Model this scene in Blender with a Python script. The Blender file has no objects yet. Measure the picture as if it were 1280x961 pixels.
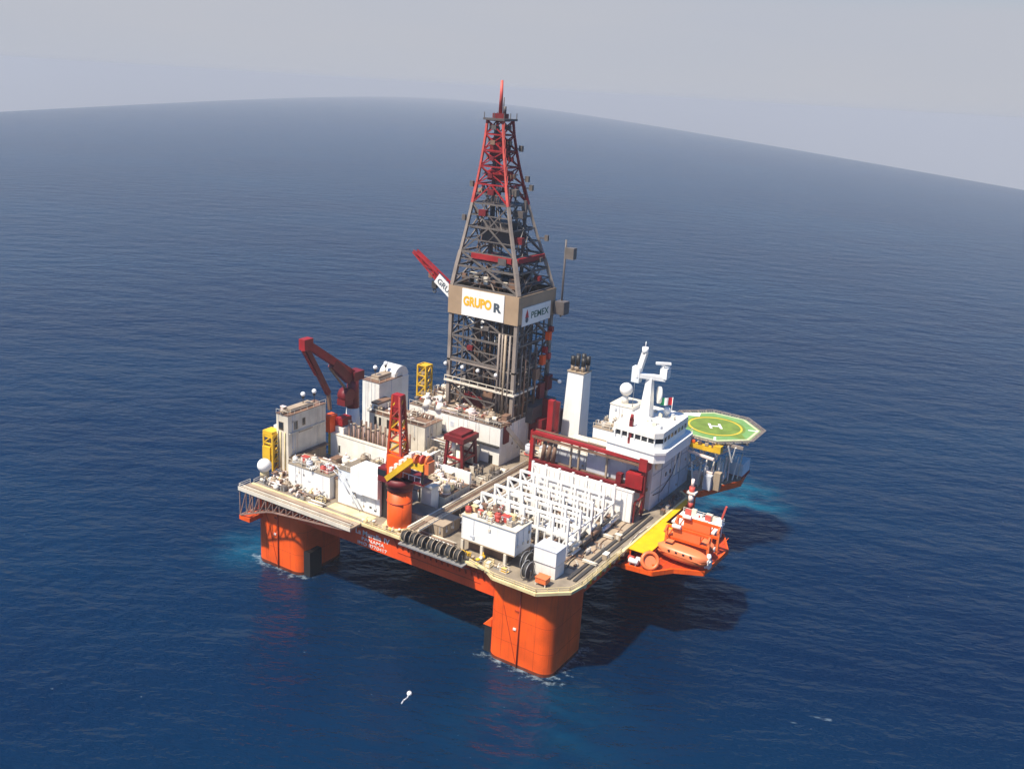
import bpy, math, random
from mathutils import Vector, Matrix

random.seed(7)
SC = bpy.context.scene
COL = SC.collection
R = math.radians

# ------------------------------------------------------------------ camera
CAM = Vector((76.94, -147.34, 115.40))
YAW, PITCH, ROLL = R(121.2516), R(17.439), R(3.489)
fwd = Vector((math.cos(PITCH) * math.cos(YAW), math.cos(PITCH) * math.sin(YAW), -math.sin(PITCH)))
rgt = Vector((math.sin(YAW), -math.cos(YAW), 0))
upv = rgt.cross(fwd)
rg2 = rgt * math.cos(ROLL) + upv * math.sin(ROLL)
up2 = upv * math.cos(ROLL) - rgt * math.sin(ROLL)
cd = bpy.data.cameras.new('camera')
cam = bpy.data.objects.new('camera', cd)
COL.objects.link(cam)
mw = Matrix.Identity(4)
for i in range(3):
    mw[i][0], mw[i][1], mw[i][2], mw[i][3] = rg2[i], up2[i], -fwd[i], CAM[i]
cam.matrix_world = mw
cd.sensor_fit = 'HORIZONTAL'
cd.sensor_width = 36.0
cd.lens = 36.0 * 1173.65 / 1280.0
cd.clip_start = 1.0
cd.clip_end = 60000.0
SC.camera = cam

# ------------------------------------------------------------------ sky and sun
SUN_EL = R(60)
SUN_AZ = math.atan2(-0.93, -0.38)          # direction towards the sun, from +X
sdir = Vector((math.cos(SUN_EL) * math.cos(SUN_AZ), math.cos(SUN_EL) * math.sin(SUN_AZ), math.sin(SUN_EL)))
w = bpy.data.worlds.new('World')
SC.world = w
w.use_nodes = True
nt = w.node_tree
nt.nodes.clear()
wo = nt.nodes.new('ShaderNodeOutputWorld')
bg = nt.nodes.new('ShaderNodeBackground')
sky = nt.nodes.new('ShaderNodeTexSky')
sky.sky_type = 'NISHITA'
sky.sun_disc = False
sky.sun_elevation = SUN_EL
sky.sun_rotation = math.pi / 2 - SUN_AZ
sky.altitude = 100
sky.air_density = 1.3
sky.dust_density = 2.0
sky.ozone_density = 2.0
tc = nt.nodes.new('ShaderNodeTexCoord')
sep = nt.nodes.new('ShaderNodeSeparateXYZ')
mx = nt.nodes.new('ShaderNodeMath'); mx.operation = 'MAXIMUM'; mx.inputs[1].default_value = 0.035
cmb = nt.nodes.new('ShaderNodeCombineXYZ')
hsv = nt.nodes.new('ShaderNodeHueSaturation'); hsv.inputs['Saturation'].default_value = 1.7
tint = nt.nodes.new('ShaderNodeMix'); tint.data_type = 'RGBA'; tint.blend_type = 'MULTIPLY'
tint.inputs['Factor'].default_value = 1.0
tint.inputs[7].default_value = (0.92, 1.06, 1.28, 1)
nt.links.new(tc.outputs['Generated'], sep.inputs[0])
nt.links.new(sep.outputs[0], cmb.inputs[0]); nt.links.new(sep.outputs[1], cmb.inputs[1])
nt.links.new(sep.outputs[2], mx.inputs[0]); nt.links.new(mx.outputs[0], cmb.inputs[2])
nt.links.new(cmb.outputs[0], sky.inputs[0])
nt.links.new(sky.outputs[0], hsv.inputs['Color'])
nt.links.new(hsv.outputs[0], tint.inputs[6])
# pale haze layer low over the horizon, the same all the way round
hzr = nt.nodes.new('ShaderNodeMapRange'); hzr.interpolation_type = 'SMOOTHSTEP'
hzr.inputs['From Min'].default_value = 0.085; hzr.inputs['From Max'].default_value = 0.15
hzr.inputs['To Min'].default_value = 0.99; hzr.inputs['To Max'].default_value = 0.0
nt.links.new(sep.outputs[2], hzr.inputs['Value'])
hzm = nt.nodes.new('ShaderNodeMix'); hzm.data_type = 'RGBA'
hzm.inputs[7].default_value = (5.45, 5.78, 6.88, 1)
sn = nt.nodes.new('ShaderNodeTexNoise'); sn.inputs['Scale'].default_value = 2.2; sn.inputs['Detail'].default_value = 4
smp = nt.nodes.new('ShaderNodeMapping'); smp.inputs['Scale'].default_value = (1, 1, 5)
nt.links.new(tc.outputs['Generated'], smp.inputs[0]); nt.links.new(smp.outputs[0], sn.inputs['Vector'])
snr = nt.nodes.new('ShaderNodeMix'); snr.data_type = 'RGBA'
snr.inputs[6].default_value = (5.30, 5.36, 5.78, 1); snr.inputs[7].default_value = (4.62, 5.00, 5.92, 1)
nt.links.new(sn.outputs['Fac'], snr.inputs['Factor']); nt.links.new(snr.outputs[2], hzm.inputs[7])
nt.links.new(hzr.outputs[0], hzm.inputs['Factor'])
nt.links.new(tint.outputs[2], hzm.inputs[6])
nt.links.new(hzm.outputs[2], bg.inputs[0])
bg.inputs[1].default_value = 0.062
nt.links.new(bg.outputs[0], wo.inputs[0])
sl = bpy.data.lights.new('sun', 'SUN')
sl.energy = 4.9
sl.angle = R(2.2)
sl.color = (1.0, 0.91, 0.77)
so = bpy.data.objects.new('sun', sl)
COL.objects.link(so)
so.rotation_euler = sdir.to_track_quat('Z', 'Y').to_euler()
SC.view_settings.view_transform = 'Standard'
SC.view_settings.look = 'None'
SC.view_settings.gamma = 1.0
SC.view_settings.exposure = 0.70
SC.view_settings.use_curve_mapping = False
SC.cycles.max_bounces = 6
SC.cycles.volume_bounces = 1
SC.cycles.use_denoising = True


# ------------------------------------------------------------------ materials
MATS = {}


def mat(name, col, rough=0.55, metal=0.0, var=0.18, streak=0.35, streak_col=(0.22, 0.12, 0.06), scale=0.35, bump=0.0):
    """painted or bare steel: blotchy colour, runs of rust and dirt down upright faces"""
    m = bpy.data.materials.new(name)
    m.use_nodes = True
    n = m.node_tree
    b = n.nodes['Principled BSDF']
    b.inputs['Roughness'].default_value = rough
    b.inputs['Metallic'].default_value = metal
    geo = n.nodes.new('ShaderNodeNewGeometry')
    n1 = n.nodes.new('ShaderNodeTexNoise'); n1.inputs['Scale'].default_value = scale; n1.inputs['Detail'].default_value = 6
    n.links.new(geo.outputs['Position'], n1.inputs['Vector'])
    r1 = n.nodes.new('ShaderNodeMapRange')
    r1.inputs['From Min'].default_value = 0.3; r1.inputs['From Max'].default_value = 0.7
    r1.inputs['To Min'].default_value = 1 - var; r1.inputs['To Max'].default_value = 1 + var * 0.5
    n.links.new(n1.outputs['Fac'], r1.inputs['Value'])
    mul = n.nodes.new('ShaderNodeMix'); mul.data_type = 'RGBA'; mul.blend_type = 'MULTIPLY'
    mul.inputs['Factor'].default_value = 1
    mul.inputs[6].default_value = (*col, 1)
    n.links.new(r1.outputs['Result'], mul.inputs[7])
    mp = n.nodes.new('ShaderNodeMapping'); mp.inputs['Scale'].default_value = (1.9, 1.9, 0.13)
    n.links.new(geo.outputs['Position'], mp.inputs['Vector'])
    n2 = n.nodes.new('ShaderNodeTexNoise'); n2.inputs['Scale'].default_value = 1.0; n2.inputs['Detail'].default_value = 5
    n.links.new(mp.outputs[0], n2.inputs['Vector'])
    r2 = n.nodes.new('ShaderNodeMapRange')
    r2.inputs['From Min'].default_value = 0.56; r2.inputs['From Max'].default_value = 0.78
    r2.inputs['To Min'].default_value = 0; r2.inputs['To Max'].default_value = streak
    n.links.new(n2.outputs['Fac'], r2.inputs['Value'])
    mix = n.nodes.new('ShaderNodeMix'); mix.data_type = 'RGBA'
    n.links.new(r2.outputs['Result'], mix.inputs['Factor'])
    n.links.new(mul.outputs[2], mix.inputs[6])
    mix.inputs[7].default_value = (*streak_col, 1)
    n.links.new(mix.outputs[2], b.inputs['Base Color'])
    if bump:
        bp = n.nodes.new('ShaderNodeBump'); bp.inputs['Strength'].default_value = bump; bp.inputs['Distance'].default_value = 0.1
        n.links.new(n1.outputs['Fac'], bp.inputs['Height']); n.links.new(bp.outputs[0], b.inputs['Normal'])
    MATS[name] = m
    return m


mat('white', (0.80, 0.77, 0.70), streak=0.3, streak_col=(0.45, 0.36, 0.26), var=0.12)
mat('white_clean', (0.81, 0.795, 0.755), streak=0.22, streak_col=(0.5, 0.45, 0.4), var=0.06)
mat('cream', (0.66, 0.60, 0.49), streak=0.45, streak_col=(0.34, 0.22, 0.13))
mat('pale_blue', (0.70, 0.74, 0.76), streak=0.25, streak_col=(0.42, 0.38, 0.33))
mat('grey_house', (0.52, 0.54, 0.58), streak=0.25, streak_col=(0.35, 0.3, 0.27))
mat('tan', (0.36, 0.28, 0.195), streak=0.4, streak_col=(0.22, 0.12, 0.07))
mat('deck', (0.25, 0.205, 0.15), streak=0.0, var=0.45, scale=0.22, rough=0.8)
mat('deck_brown', (0.19, 0.13, 0.09), streak=0.0, var=0.5, scale=0.5, rough=0.8)
mat('rust', (0.20, 0.115, 0.075), streak=0.3, streak_col=(0.09, 0.05, 0.03), var=0.4)
mat('truss_brown', (0.30, 0.19, 0.15), streak=0.3, streak_col=(0.14, 0.07, 0.05), var=0.3)
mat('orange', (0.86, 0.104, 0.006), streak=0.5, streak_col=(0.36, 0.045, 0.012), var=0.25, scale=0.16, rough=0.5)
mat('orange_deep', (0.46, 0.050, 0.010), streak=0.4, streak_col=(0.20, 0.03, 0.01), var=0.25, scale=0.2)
mat('hull_red', (0.80, 0.078, 0.008), streak=0.4, streak_col=(0.24, 0.03, 0.01), var=0.25, scale=0.2)
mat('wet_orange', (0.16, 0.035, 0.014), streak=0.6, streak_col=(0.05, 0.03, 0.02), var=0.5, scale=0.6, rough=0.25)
mat('boat_orange', (0.72, 0.16, 0.045), streak=0.1, streak_col=(0.4, 0.1, 0.04), var=0.08, rough=0.4)
mat('boat_pale', (0.76, 0.20, 0.075), streak=0.1, streak_col=(0.4, 0.12, 0.05), var=0.08, rough=0.4)
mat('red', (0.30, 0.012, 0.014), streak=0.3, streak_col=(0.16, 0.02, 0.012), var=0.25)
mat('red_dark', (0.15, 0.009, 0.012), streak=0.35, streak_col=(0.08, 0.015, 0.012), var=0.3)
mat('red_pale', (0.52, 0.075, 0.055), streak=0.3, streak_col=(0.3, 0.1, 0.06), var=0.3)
mat('yellow', (0.72, 0.43, 0.02), streak=0.25, streak_col=(0.35, 0.17, 0.02), var=0.2)
mat('yellow_pale', (0.72, 0.58, 0.30), streak=0.25, streak_col=(0.4, 0.25, 0.1), var=0.25)
mat('yellow_bright', (0.74, 0.43, 0.004), streak=0.0, var=0.16, scale=0.5)
mat('derrick_grey', (0.13, 0.112, 0.10), streak=0.45, streak_col=(0.13, 0.085, 0.065), var=0.3)
mat('derrick_pale', (0.26, 0.215, 0.18), streak=0.4, streak_col=(0.2, 0.13, 0.1), var=0.25)
mat('derrick_dark', (0.10, 0.085, 0.080), streak=0.4, streak_col=(0.06, 0.035, 0.03), var=0.3)
mat('wind_wall', (0.36, 0.25, 0.155), streak=0.25, streak_col=(0.22, 0.13, 0.08), var=0.12)
mat('steel', (0.30, 0.30, 0.30), rough=0.4, metal=0.3, streak=0.3)
mat('dark_steel', (0.05, 0.047, 0.045), streak=0.3, streak_col=(0.1, 0.05, 0.03))
mat('black', (0.018, 0.017, 0.017), streak=0.1, rough=0.5)
mat('rubber', (0.032, 0.030, 0.028), streak=0.1, rough=0.75)
mat('glass', (0.02, 0.025, 0.032), rough=0.08, streak=0.0, var=0.0)
mat('heli_green', (0.17, 0.33, 0.10), streak=0.0, var=0.22, scale=0.45)
mat('heli_olive', (0.16, 0.235, 0.03), streak=0.0, var=0.25, scale=0.5)
mat('paint_white', (0.8, 0.8, 0.74), streak=0.0, var=0.15, scale=1.0)
mat('paint_cream', (0.55, 0.53, 0.33), streak=0.0, var=0.2, scale=1.0)
mat('paint_yellow', (0.78, 0.48, 0.03), streak=0.0, var=0.15)
mat('sign_orange', (0.82, 0.42, 0.02), streak=0.0, var=0.05)
mat('sign_ink', (0.06, 0.08, 0.10), streak=0.0, var=0.05)
mat('sign_green', (0.05, 0.14, 0.09), streak=0.0, var=0.05)
mat('sign_red', (0.45, 0.03, 0.03), streak=0.0, var=0.05)
mat('letter_white', (0.82, 0.68, 0.62), streak=0.2, streak_col=(0.5, 0.15, 0.08), var=0.15)
mat('flag_green', (0.01, 0.22, 0.09), streak=0.0, var=0.05)
mat('flag_red', (0.55, 0.02, 0.03), streak=0.0, var=0.05)
mat('lamp_white', (0.85, 0.85, 0.83), streak=0.0, var=0.02, rough=0.2)


# ------------------------------------------------------------------ mesh helpers
ROOT = {}


class MB:
    def __init__(self):
        self.v = []
        self.f = []
        self.sm = []

    def add(self, vs, fs, smooth=False):
        o = len(self.v)
        self.v += [tuple(p) for p in vs]
        self.f += [tuple(i + o for i in f) for f in fs]
        self.sm += [smooth] * len(fs)
        return self

    def box(self, x0, x1, y0, y1, z0, z1):
        return self.add([(x0, y0, z0), (x1, y0, z0), (x1, y1, z0), (x0, y1, z0), (x0, y0, z1), (x1, y0, z1), (x1, y1, z1), (x0, y1, z1)],
                        [(3, 2, 1, 0), (4, 5, 6, 7), (0, 1, 5, 4), (1, 2, 6, 5), (2, 3, 7, 6), (3, 0, 4, 7)])

    def bar(self, a, b, w, h=None):
        a, b = Vector(a), Vector(b)
        h = h or w
        d = (b - a).normalized()
        u = Vector((0, 0, 1)) if abs(d.z) < 0.95 else Vector((0, 1, 0))
        s = d.cross(u).normalized()
        t = s.cross(d).normalized()
        vs = [p + s * (sx * w / 2) + t * (sy * h / 2) for p in (a, b) for sx, sy in ((-1, -1), (1, -1), (1, 1), (-1, 1))]
        return self.add(vs, [(3, 2, 1, 0), (4, 5, 6, 7), (0, 1, 5, 4), (1, 2, 6, 5), (2, 3, 7, 6), (3, 0, 4, 7)])

    def cyl(self, a, b, r0, r1=None, n=12, caps=True):
        a, b = Vector(a), Vector(b)
        r1 = r0 if r1 is None else r1
        d = (b - a).normalized()
        u = Vector((0, 0, 1)) if abs(d.z) < 0.95 else Vector((1, 0, 0))
        s = d.cross(u).normalized()
        t = s.cross(d)
        vs = []
        for p, r in ((a, r0), (b, r1)):
            for i in range(n):
                q = 2 * math.pi * i / n
                vs.append(p + (s * math.cos(q) + t * math.sin(q)) * r)
        self.add(vs, [(i, i + n, (i + 1) % n + n, (i + 1) % n) for i in range(n)], True)
        if caps:
            o = len(self.v) - 2 * n
            self.f += [tuple(o + i for i in range(n)), tuple(o + n + i for i in reversed(range(n)))]
            self.sm += [False, False]
        return self

    def ball(self, c, r, n=16, m=10, zs=1.0, z_from=-1.0):
        c = Vector(c)
        vs = []
        a0 = math.asin(max(-1, z_from))
        for j in range(m + 1):
            e = a0 + (math.pi / 2 - a0) * j / m
            for i in range(n):
                q = 2 * math.pi * i / n
                vs.append(c + Vector((math.cos(e) * math.cos(q) * r, math.cos(e) * math.sin(q) * r, math.sin(e) * r * zs)))
        fs = [(j * n + i, j * n + (i + 1) % n, (j + 1) * n + (i + 1) % n, (j + 1) * n + i) for j in range(m) for i in range(n)]
        return self.add(vs, fs, True)

    def prism(self, poly, z0, z1):
        n = len(poly)
        vs = [(x, y, z0) for x, y in poly] + [(x, y, z1) for x, y in poly]
        fs = [tuple(reversed(range(n))), tuple(range(n, 2 * n))] + [(i, (i + 1) % n, (i + 1) % n + n, i + n) for i in range(n)]
        return self.add(vs, fs)

    def torus(self, c, axis, RR, r, n=20, k=8):
        c, ax = Vector(c), Vector(axis).normalized()
        u = Vector((0, 0, 1)) if abs(ax.z) < 0.9 else Vector((1, 0, 0))
        s = ax.cross(u).normalized()
        t = ax.cross(s)
        vs = []
        for i in range(n):
            q = 2 * math.pi * i / n
            d = s * math.cos(q) + t * math.sin(q)
            for j in range(k):
                e = 2 * math.pi * j / k
                vs.append(c + d * (RR + r * math.cos(e)) + ax * (r * math.sin(e)))
        fs = [(i * k + j, i * k + (j + 1) % k, ((i + 1) % n) * k + (j + 1) % k, ((i + 1) % n) * k + j) for i in range(n) for j in range(k)]
        return self.add(vs, fs, True)

    def path(self, pts, r, n=8):
        for a, b in zip(pts[:-1], pts[1:]):
            self.cyl(a, b, r, n=n)
        for p in pts[1:-1]:
            self.ball(p, r, n=n, m=5)
        return self

    def mesh(self, name, m, origin=(0, 0, 0)):
        me = bpy.data.meshes.new(name)
        ox, oy, oz = origin
        me.from_pydata([(x - ox, y - oy, z - oz) for x, y, z in self.v], [], self.f)
        me.materials.append(MATS[m] if isinstance(m, str) else m)
        me.polygons.foreach_set('use_smooth', self.sm)
        me.update()
        return me

    def build(self, name, m, parent=None):
        origin = ROOT[parent.name] if parent else (0, 0, 0)
        o = bpy.data.objects.new(name, self.mesh(name, m, origin))
        COL.objects.link(o)
        if parent:
            o.parent = parent
            ROOT[o.name] = origin
        return o


def thing(name, label, cat, loc, group=None):
    o = bpy.data.objects.new(name, None)
    o.empty_display_size = 0.5
    COL.objects.link(o)
    o.location = loc
    ROOT[o.name] = tuple(loc)
    o['label'] = label
    o['category'] = cat
    if group:
        o['group'] = group
    return o


def B(*a):
    return MB().box(*a)


def mesh_part(name, me, parent, loc, rot=(0, 0, 0), scale=(1, 1, 1)):
    """a part that shares mesh data; loc in world coordinates"""
    o = bpy.data.objects.new(name, me)
    COL.objects.link(o)
    o.parent = parent
    q = ROOT[parent.name]
    o.location = (loc[0] - q[0], loc[1] - q[1], loc[2] - q[2])
    o.rotation_euler = rot
    o.scale = scale
    ROOT[o.name] = q
    return o


def lettering(name, body, size, m, parent, loc, face, width=None, depth=0.03, shear=0.0, align='LEFT', bold=0.012):
    cu = bpy.data.curves.new(name, 'FONT')
    cu.body = body
    cu.size = size
    cu.extrude = depth
    cu.shear = shear
    cu.align_x = align
    cu.offset = size * bold
    tmp = bpy.data.objects.new('tmp_text', cu)
    COL.objects.link(tmp)
    dg = bpy.context.evaluated_depsgraph_get()
    me = bpy.data.meshes.new_from_object(tmp.evaluated_get(dg))
    bpy.data.objects.remove(tmp)
    xs = [v.co.x for v in me.vertices]
    k = 1.0
    if width:
        k = width / (max(xs) - min(xs))
    rot = Matrix.Rotation(R(90), 4, 'X')
    if face == '+X':
        rot = Matrix.Rotation(R(90), 4, 'Z') @ rot
    elif isinstance(face, Matrix):
        rot = face
    q = ROOT[parent.name]
    mm = Matrix.Translation(Vector(loc) - Vector(q)) @ rot @ Matrix.Diagonal((k, 1, 1, 1))
    me.transform(mm)
    me.materials.clear()
    me.materials.append(MATS[m])
    o = bpy.data.objects.new(name, me)
    COL.objects.link(o)
    o.parent = parent
    ROOT[o.name] = q
    return o


def rrect(x0, x1, y0, y1, r, n=6):
    pts = []
    for cx, cy, a in ((x1 - r, y0 + r, -90), (x1 - r, y1 - r, 0), (x0 + r, y1 - r, 90), (x0 + r, y0 + r, 180)):
        for i in range(n + 1):
            q = R(a + 90 * i / n)
            pts.append((cx + r * math.cos(q), cy + r * math.sin(q)))
    return pts


CACHE = {}


def unit_box(m):
    k = ('box', m)
    if k not in CACHE:
        CACHE[k] = B(-.5, .5, -.5, .5, 0, 1).mesh('unit_box', m)
    return CACHE[k]


def post_mesh(m, h=1.1, w=0.09):
    k = ('post', m, h, w)
    if k not in CACHE:
        CACHE[k] = B(-w / 2, w / 2, -w / 2, w / 2, 0, h).mesh('post', m)
    return CACHE[k]


def railing(label, pts, m='yellow_pale', step=2.2, h=1.1, wd=0.09, group=None):
    t = thing('guard_rail', label, 'railing', pts[0], group)
    pm = post_mesh(m, h, wd)
    for a, b in zip(pts[:-1], pts[1:]):
        a, b = Vector(a), Vector(b)
        n = max(1, int((b - a).length / step))
        for i in range(n + 1):
            mesh_part('post', pm, t, a.lerp(b, i / n))
        for z in (h, h * 0.55):
            MB().bar(a + Vector((0, 0, z)), b + Vector((0, 0, z)), wd * 0.9).build('rail', m, t)
    return t


# ------------------------------------------------------------------ the sea
A0, R1, CC = 2.2065, 1237.76e3, 2.784e-5
ca, sa = math.cos(A0), math.sin(A0)


def sea_sheet():
    def ticks(lo, hi, fine):
        t = [0.0]
        s = fine
        while t[-1] < hi:
            t.append(t[-1] + s); s *= 1.09
        u = [0.0]
        s = fine
        while u[-1] > lo:
            u.append(u[-1] - s); s *= 1.09
        return sorted(set(u[1:] + t))
    F = ticks(-1500, 14300, 25)
    L = ticks(-4200, 4200, 25)
    vs, fs = [], []
    for f in F:
        for l in L:
            vs.append((-42 + f * ca + l * sa, 40 + f * sa - l * ca, -f * f / (2 * R1) - CC * l * l))
    n = len(L)
    for i in range(len(F) - 1):
        for j in range(n - 1):
            fs.append((i * n + j, i * n + j + 1, (i + 1) * n + j + 1, (i + 1) * n + j)[::-1])
    m = MB().add(vs, fs, True)
    return m, min(v[2] for v in vs)


def sea_material():
    m = bpy.data.materials.new('sea_water')
    m.use_nodes = True
    n = m.node_tree
    b = n.nodes['Principled BSDF']
    b.inputs['IOR'].default_value = 1.27
    b.inputs['Roughness'].default_value = 0.2
    b.inputs['Specular Tint'].default_value = (0.1, 0.52, 1.0, 1)
    b.inputs['Specular IOR Level'].default_value = 0.5
    geo = n.nodes.new('ShaderNodeNewGeometry')
    rotz = -(A0 - math.pi / 2) + R(8)

    def noise(sx, sy, det, rough=0.55):
        mp = n.nodes.new('ShaderNodeMapping')
        mp.vector_type = 'TEXTURE'
        mp.inputs['Rotation'].default_value = (0, 0, -rotz)
        mp.inputs['Scale'].default_value = (sx, sy, 60)
        n.links.new(geo.outputs['Position'], mp.inputs['Vector'])
        t = n.nodes.new('ShaderNodeTexNoise')
        t.inputs['Scale'].default_value = 1.0
        t.inputs['Detail'].default_value = det
        t.inputs['Roughness'].default_value = rough
        n.links.new(mp.outputs[0], t.inputs['Vector'])
        return t.outputs['Fac']
    swell = noise(27, 14, 4)
    chop = noise(6.2, 3.6, 4, 0.6)
    rip = noise(2.6, 1.3, 3, 0.6)
    prev = None
    for src, dist, st in ((swell, 2.1, 1.0), (chop, 0.78, 1.0), (rip, 0.10, 1.0)):
        bp = n.nodes.new('ShaderNodeBump')
        bp.inputs['Distance'].default_value = dist
        bp.inputs['Strength'].default_value = st
        n.links.new(src, bp.inputs['Height'])
        if prev:
            n.links.new(prev.outputs[0], bp.inputs['Normal'])
        prev = bp
    n.links.new(prev.outputs[0], b.inputs['Normal'])
    # deep water colour, with cloudy patches of aerated water where the thrusters stir it
    big = noise(300, 160, 4)
    ramp = n.nodes.new('ShaderNodeMapRange')
    ramp.inputs['From Min'].default_value = 0.35; ramp.inputs['From Max'].default_value = 0.65
    n.links.new(big, ramp.inputs['Value'])
    mix = n.nodes.new('ShaderNodeMix'); mix.data_type = 'RGBA'
    mix.inputs[6].default_value = (0.0, 0.0085, 0.0330, 1)
    mix.inputs[7].default_value = (0.0, 0.0165, 0.0480, 1)
    n.links.new(ramp.outputs[0], mix.inputs['Factor'])
    col = mix.outputs[2]
    wisp = noise(16, 9, 5, 0.65)
    for (cx, cy, rad, amt, c) in ((-2, 116, 24, 0.75, (0.012, 0.17, 0.25)), (-89, 3, 15, 0.55, (0.008, 0.13, 0.22)), (-30, 22, 34, 0.30, (0.004, 0.06, 0.11)),
                                  (6, -12, 26, 0.22, (0.004, 0.07, 0.12))):
        dn = n.nodes.new('ShaderNodeVectorMath'); dn.operation = 'DISTANCE'
        dn.inputs[1].default_value = (cx, cy, 0)
        n.links.new(geo.outputs['Position'], dn.inputs[0])
        mr = n.nodes.new('ShaderNodeMapRange'); mr.interpolation_type = 'SMOOTHSTEP'
        mr.inputs['From Min'].default_value = rad; mr.inputs['From Max'].default_value = rad * 0.15
        mr.inputs['To Min'].default_value = 0; mr.inputs['To Max'].default_value = 1.0
        n.links.new(dn.outputs['Value'], mr.inputs['Value'])
        wr = n.nodes.new('ShaderNodeMapRange')
        wr.inputs['From Min'].default_value = 0.36; wr.inputs['From Max'].default_value = 0.68
        wr.inputs['To Min'].default_value = 0; wr.inputs['To Max'].default_value = amt
        n.links.new(wisp, wr.inputs['Value'])
        ml = n.nodes.new('ShaderNodeMath'); ml.operation = 'MULTIPLY'
        n.links.new(mr.outputs[0], ml.inputs[0]); n.links.new(wr.outputs[0], ml.inputs[1])
        mm = n.nodes.new('ShaderNodeMix'); mm.data_type = 'RGBA'
        n.links.new(ml.outputs[0], mm.inputs['Factor'])
        n.links.new(col, mm.inputs[6])
        mm.inputs[7].default_value = (*c, 1)
        col = mm.outputs[2]
    # broken water and foam where the legs stand in the swell
    fo = noise(2.4, 1.7, 6, 0.7)
    for cx, cy, hx, hy in ((-7.2, 7.8, 8.0, 7.4), (-76.4, 7.8, 8.0, 7.4)):
        sb = n.nodes.new('ShaderNodeVectorMath'); sb.operation = 'SUBTRACT'; sb.inputs[1].default_value = (cx, cy, 0)
        n.links.new(geo.outputs['Position'], sb.inputs[0])
        ab = n.nodes.new('ShaderNodeVectorMath'); ab.operation = 'ABSOLUTE'; n.links.new(sb.outputs[0], ab.inputs[0])
        s2 = n.nodes.new('ShaderNodeVectorMath'); s2.operation = 'SUBTRACT'; s2.inputs[1].default_value = (hx, hy, 5); n.links.new(ab.outputs[0], s2.inputs[0])
        mxv = n.nodes.new('ShaderNodeVectorMath'); mxv.operation = 'MAXIMUM'; mxv.inputs[1].default_value = (0, 0, 0); n.links.new(s2.outputs[0], mxv.inputs[0])
        ln = n.nodes.new('ShaderNodeVectorMath'); ln.operation = 'LENGTH'; n.links.new(mxv.outputs[0], ln.inputs[0])
        fr = n.nodes.new('ShaderNodeMapRange'); fr.inputs['From Min'].default_value = 4.5; fr.inputs['From Max'].default_value = 0.0
        fr.inputs['To Min'].default_value = -0.16; fr.inputs['To Max'].default_value = 0.06
        n.links.new(ln.outputs['Value'], fr.inputs['Value'])
        ad = n.nodes.new('ShaderNodeMath'); ad.operation = 'ADD'; n.links.new(fr.outputs[0], ad.inputs[0]); n.links.new(fo, ad.inputs[1])
        th = n.nodes.new('ShaderNodeMapRange'); th.inputs['From Min'].default_value = 0.52; th.inputs['From Max'].default_value = 0.68
        th.inputs['To Max'].default_value = 0.45
        n.links.new(ad.outputs[0], th.inputs['Value'])
        fm = n.nodes.new('ShaderNodeMix'); fm.data_type = 'RGBA'; fm.inputs[7].default_value = (0.42, 0.52, 0.56, 1)
        n.links.new(th.outputs[0], fm.inputs['Factor']); n.links.new(col, fm.inputs[6])
        col = fm.outputs[2]
    # scattered small whitecaps
    cap = noise(5.0, 1.6, 3, 0.6)
    cg = noise(38, 20, 2)
    cm = n.nodes.new('ShaderNodeMath'); cm.operation = 'MULTIPLY'; n.links.new(cap, cm.inputs[0]); n.links.new(cg, cm.inputs[1])
    ct = n.nodes.new('ShaderNodeMapRange'); ct.inputs['From Min'].default_value = 0.455; ct.inputs['From Max'].default_value = 0.53; ct.inputs['To Max'].default_value = 0.35
    n.links.new(cm.outputs[0], ct.inputs['Value'])
    cx_ = n.nodes.new('ShaderNodeMix'); cx_.data_type = 'RGBA'; cx_.inputs[7].default_value = (0.35, 0.45, 0.5, 1)
    n.links.new(ct.outputs[0], cx_.inputs['Factor']); n.links.new(col, cx_.inputs[6])
    col = cx_.outputs[2]
    n.links.new(col, b.inputs['Base Color'])
    return m


MATS['sea_water'] = sea_material()
smb, sea_low = sea_sheet()
sea = smb.build('sea', 'sea_water')
sea['kind'] = 'structure'

# ------------------------------------------------------------------ rig hull
D = 20.5
hull = thing('rig_hull', 'orange semi-submersible rig hull standing in the sea on thick orange columns', 'rig hull', (-42, 40, 14.6))
hp = [(-84, 1.0), (-3.6, 1.0), (-.1, 4.6), (-.1, 76), (-3, 79), (-81, 79), (-84, 76)]
MB().prism(hp, 14.1, 20.0).build('deck_box', 'hull_red', hull)
dp = [(-84.2, -0.4), (-16, -0.4), (-12.8, -2.5), (-2.4, -2.6), (2.8, 2.2), (3.4, 6), (3.4, 62), (0.6, 64), (0.6, 79.2), (-84.2, 79.2)]
MB().prism(dp, 20.0, D).build('main_deck', 'deck', hull)
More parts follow.
